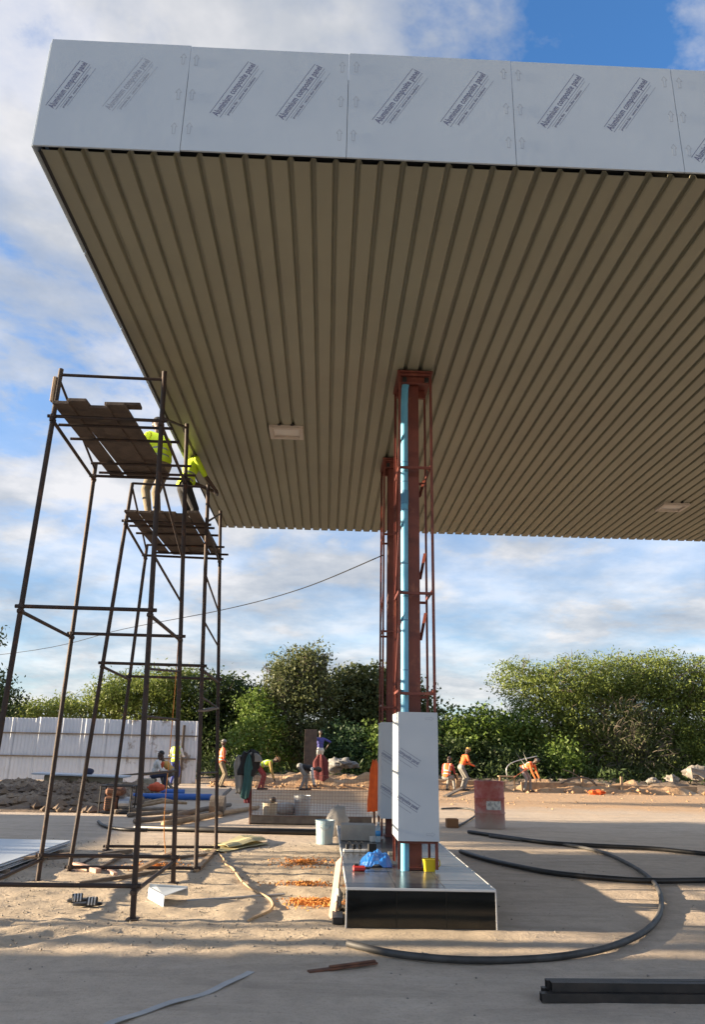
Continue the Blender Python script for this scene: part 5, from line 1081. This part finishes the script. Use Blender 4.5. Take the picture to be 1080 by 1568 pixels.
tree('dark shady tree behind the orange vested capped worker', basept(345, 40.5), B(40.5, [(330, 1055, 32, 22), (365, 1065, 34, 22), (395, 1075, 28, 20), (345, 1090, 48, 32), (320, 1120, 44, 34), (365, 1125, 46, 34), (330, 1155, 50, 30), (375, 1160, 46, 26)]), 'leaf_dark', 1700, 16, .19, .5, 15, 'shady_tree', csize=.29, trunk=.15)
tree('sunlit feathery tree rising behind the tin fence', basept(215, 41.0), B(41.0, [(165, 1062, 30, 18), (200, 1055, 36, 20), (245, 1050, 40, 22), (285, 1050, 34, 22), (180, 1082, 40, 20), (235, 1085, 50, 26), (285, 1085, 40, 30)]), 'leaf_acacia', 1800, 16, .18, .34, 16, 'feathery_tree', csize=.29, flat=.5, trunk=.14)
tree('low bushy tree top showing over the left part of the fence', basept(100, 42.0), B(42.0, [(60, 1090, 34, 14), (100, 1082, 28, 14), (130, 1090, 30, 16), (30, 1092, 30, 14)]), 'leaf_acacia', 420, 15, .18, .4, 17, 'bushy_tree', csize=.28, trunk=.1)
tree('dark tree standing over the fence beside the taller scaffold', basept(-35, 35.0), B(35.0, [(-10, 1050, 26, 20), (-30, 1075, 44, 30), (5, 1080, 26, 26), (-60, 1040, 40, 30), (-40, 1110, 50, 24)]), 'leaf_dark', 620, 16, .17, .45, 18, 'dark_tree', csize=.26, trunk=.14, twigs=30)
p_ = [(-38, 978, 22, 10), (-10, 972, 12, 6), (-8, 985, 8, 5), (-60, 965, 26, 14), (-75, 990, 24, 14)]
tree('tree outside the frame whose twig tip reaches past the scaffold', basept(-110, 24.0), B(24.0, p_), 'leaf_dark', 120, 11, .13, .45, 19, 'tree', csize=.16, trunk=.08, twigs=12)
# far scrub closing the horizon behind the trees
rng = np.random.default_rng(77); n = 26000; fx = rng.uniform(-60, 75, n); fyv = rng.uniform(46, 58, n); hh = 2.2 + 1.6 * fbm(fx * .25, fyv * .25, 3, 4); fz = hh * rng.uniform(0, 1, n) ** .7
o = link('scrub', leafmesh('scrub', np.stack([fx, fyv, fz], -1), .62, .6, M['leaf_dark'], rng)); tag(o, 'continuous dark scrub filling the gaps behind the trees', 'scrub', kind='stuff')
# dry grass and weeds at the foot of the trees
rng = np.random.default_rng(78); n = 14000; fx = rng.uniform(-16, 30, n); fyv = rng.uniform(33.2, 37, n); hn = fbm(fx * .7, fyv * .7, 3, 8); k_ = hn > .40; fx, fyv, hn = fx[k_], fyv[k_], hn[k_]; n = len(fx); fz = .15 + rng.uniform(0, 1.5, n) * hn
o = link('weeds', leafmesh('weeds', np.stack([fx, fyv, fz], -1), .24, .26, M['leaf_dark'], rng, dirs=np.tile([0, 0, .5], (n, 1)))); tag(o, 'rank weeds and grass along the foot of the trees', 'weeds', kind='stuff')

# ------------------------------------------------------------------ beyond the left edge: unseen store, wall, shed, trees and pole added for shade
so_ = empty('added_store', (-24, .5, 0)); tag(so_, 'plain block store building added out of view to shade the foreground', 'building')  # invented building, out of view; its edge sets where foreground shade begins
MB().box((0, 0, 2.6), (5, 11.2, 5.2), .02).build('wall', M['concrete'], so_); MB().box((0, 0, 5.28), (5.6, 11.4, .16), .02).build('roof', M['roofsteel'], so_)
MB().box((2.53, 1.5, 1.05), (.06, 1.0, 2.1), .01).build('door', M['greytimber'], so_)
for y_ in (-3.2, 4.0): w_ = MB().box((2.53, y_, 1.7), (.06, 1.4, 1.1), .01).build('window', M['darksteel'], so_)
tag(MB().box((0, 0, 1.65), (.22, 8.4, 3.3), .02).build('added_wall', M['concrete'], loc=(-20, 12.9, 0)), 'plain block wall added out of view to shade the left ground', 'wall')  # invented wall, out of view, its height chosen to shade the left ground
sh_ = empty('added_shed', (-22, 23.2, 0)); tag(sh_, 'long timber shed added out of view to shade the middle ground', 'shed')  # invented shed, out of view, sized to shade the middle ground
MB().box((0, 0, 2.05), (4, 10.6, 4.1), .02).build('wall', M['greytimber'], sh_); MB().box((0, 0, 4.18), (4.3, 10.8, .14), .02).build('roof', M['galv'], sh_); MB().box((2.02, -1, 1.05), (.05, 1.2, 2.1), .01).build('door', M['board'], sh_)
def added_tree(label, y, w, seed, dz=0):  # invented trees out of view, crowns placed to block low sun past the island
    bl = [((-22 + dx, y + dy * w, z + dz), (1.6, w * .55, .95)) for dx, dy, z in ((0, 0, 5.9), (.5, -.5, 5.7), (-.4, .5, 5.8), (0, -.2, 7.0), (.2, .4, 6.9))]
    tree(label, (-22, y, 0), bl, 'leaf_dark', 900, 14, .26, .6, seed, 'added_yard_tree', csize=.30, trunk=.2, shell=.3)
added_tree('slim unseen tree added by the store to shade ground right of the island', 6.72, .62, 40, .55)
added_tree('spreading unseen tree added by the wall to shade ground beside the columns', 10.85, 1.15, 41)
up_ = empty('added_pole', (-14, 6.60, 0)); tag(up_, 'tall wooden pole added out of view to cast a foreground shadow band', 'pole')  # invented pole, out of view, added for the dark band before the island
MB().tube([(0, 0, -.2), (0, 0, 8.6)], [.14, .10], 12).build('shaft', M['wood_trunk'], up_, smooth=True); MB().box((0, .13, 8.1), (1.5, .09, .11), .01).build('crossarm', M['greytimber'], up_)
for x_ in (-.6, 0, .6): MB().lathe([(.0, 8.16), (.035, 8.16), (.05, 8.2), (.03, 8.24), (.045, 8.28), (.0, 8.31)], (x_, .13, 0), 10).build('insulator', M['white'], up_)
added_tree('spreading unseen tree added by the shed to shade ground near the red drum', 15.2, 2.3, 42)
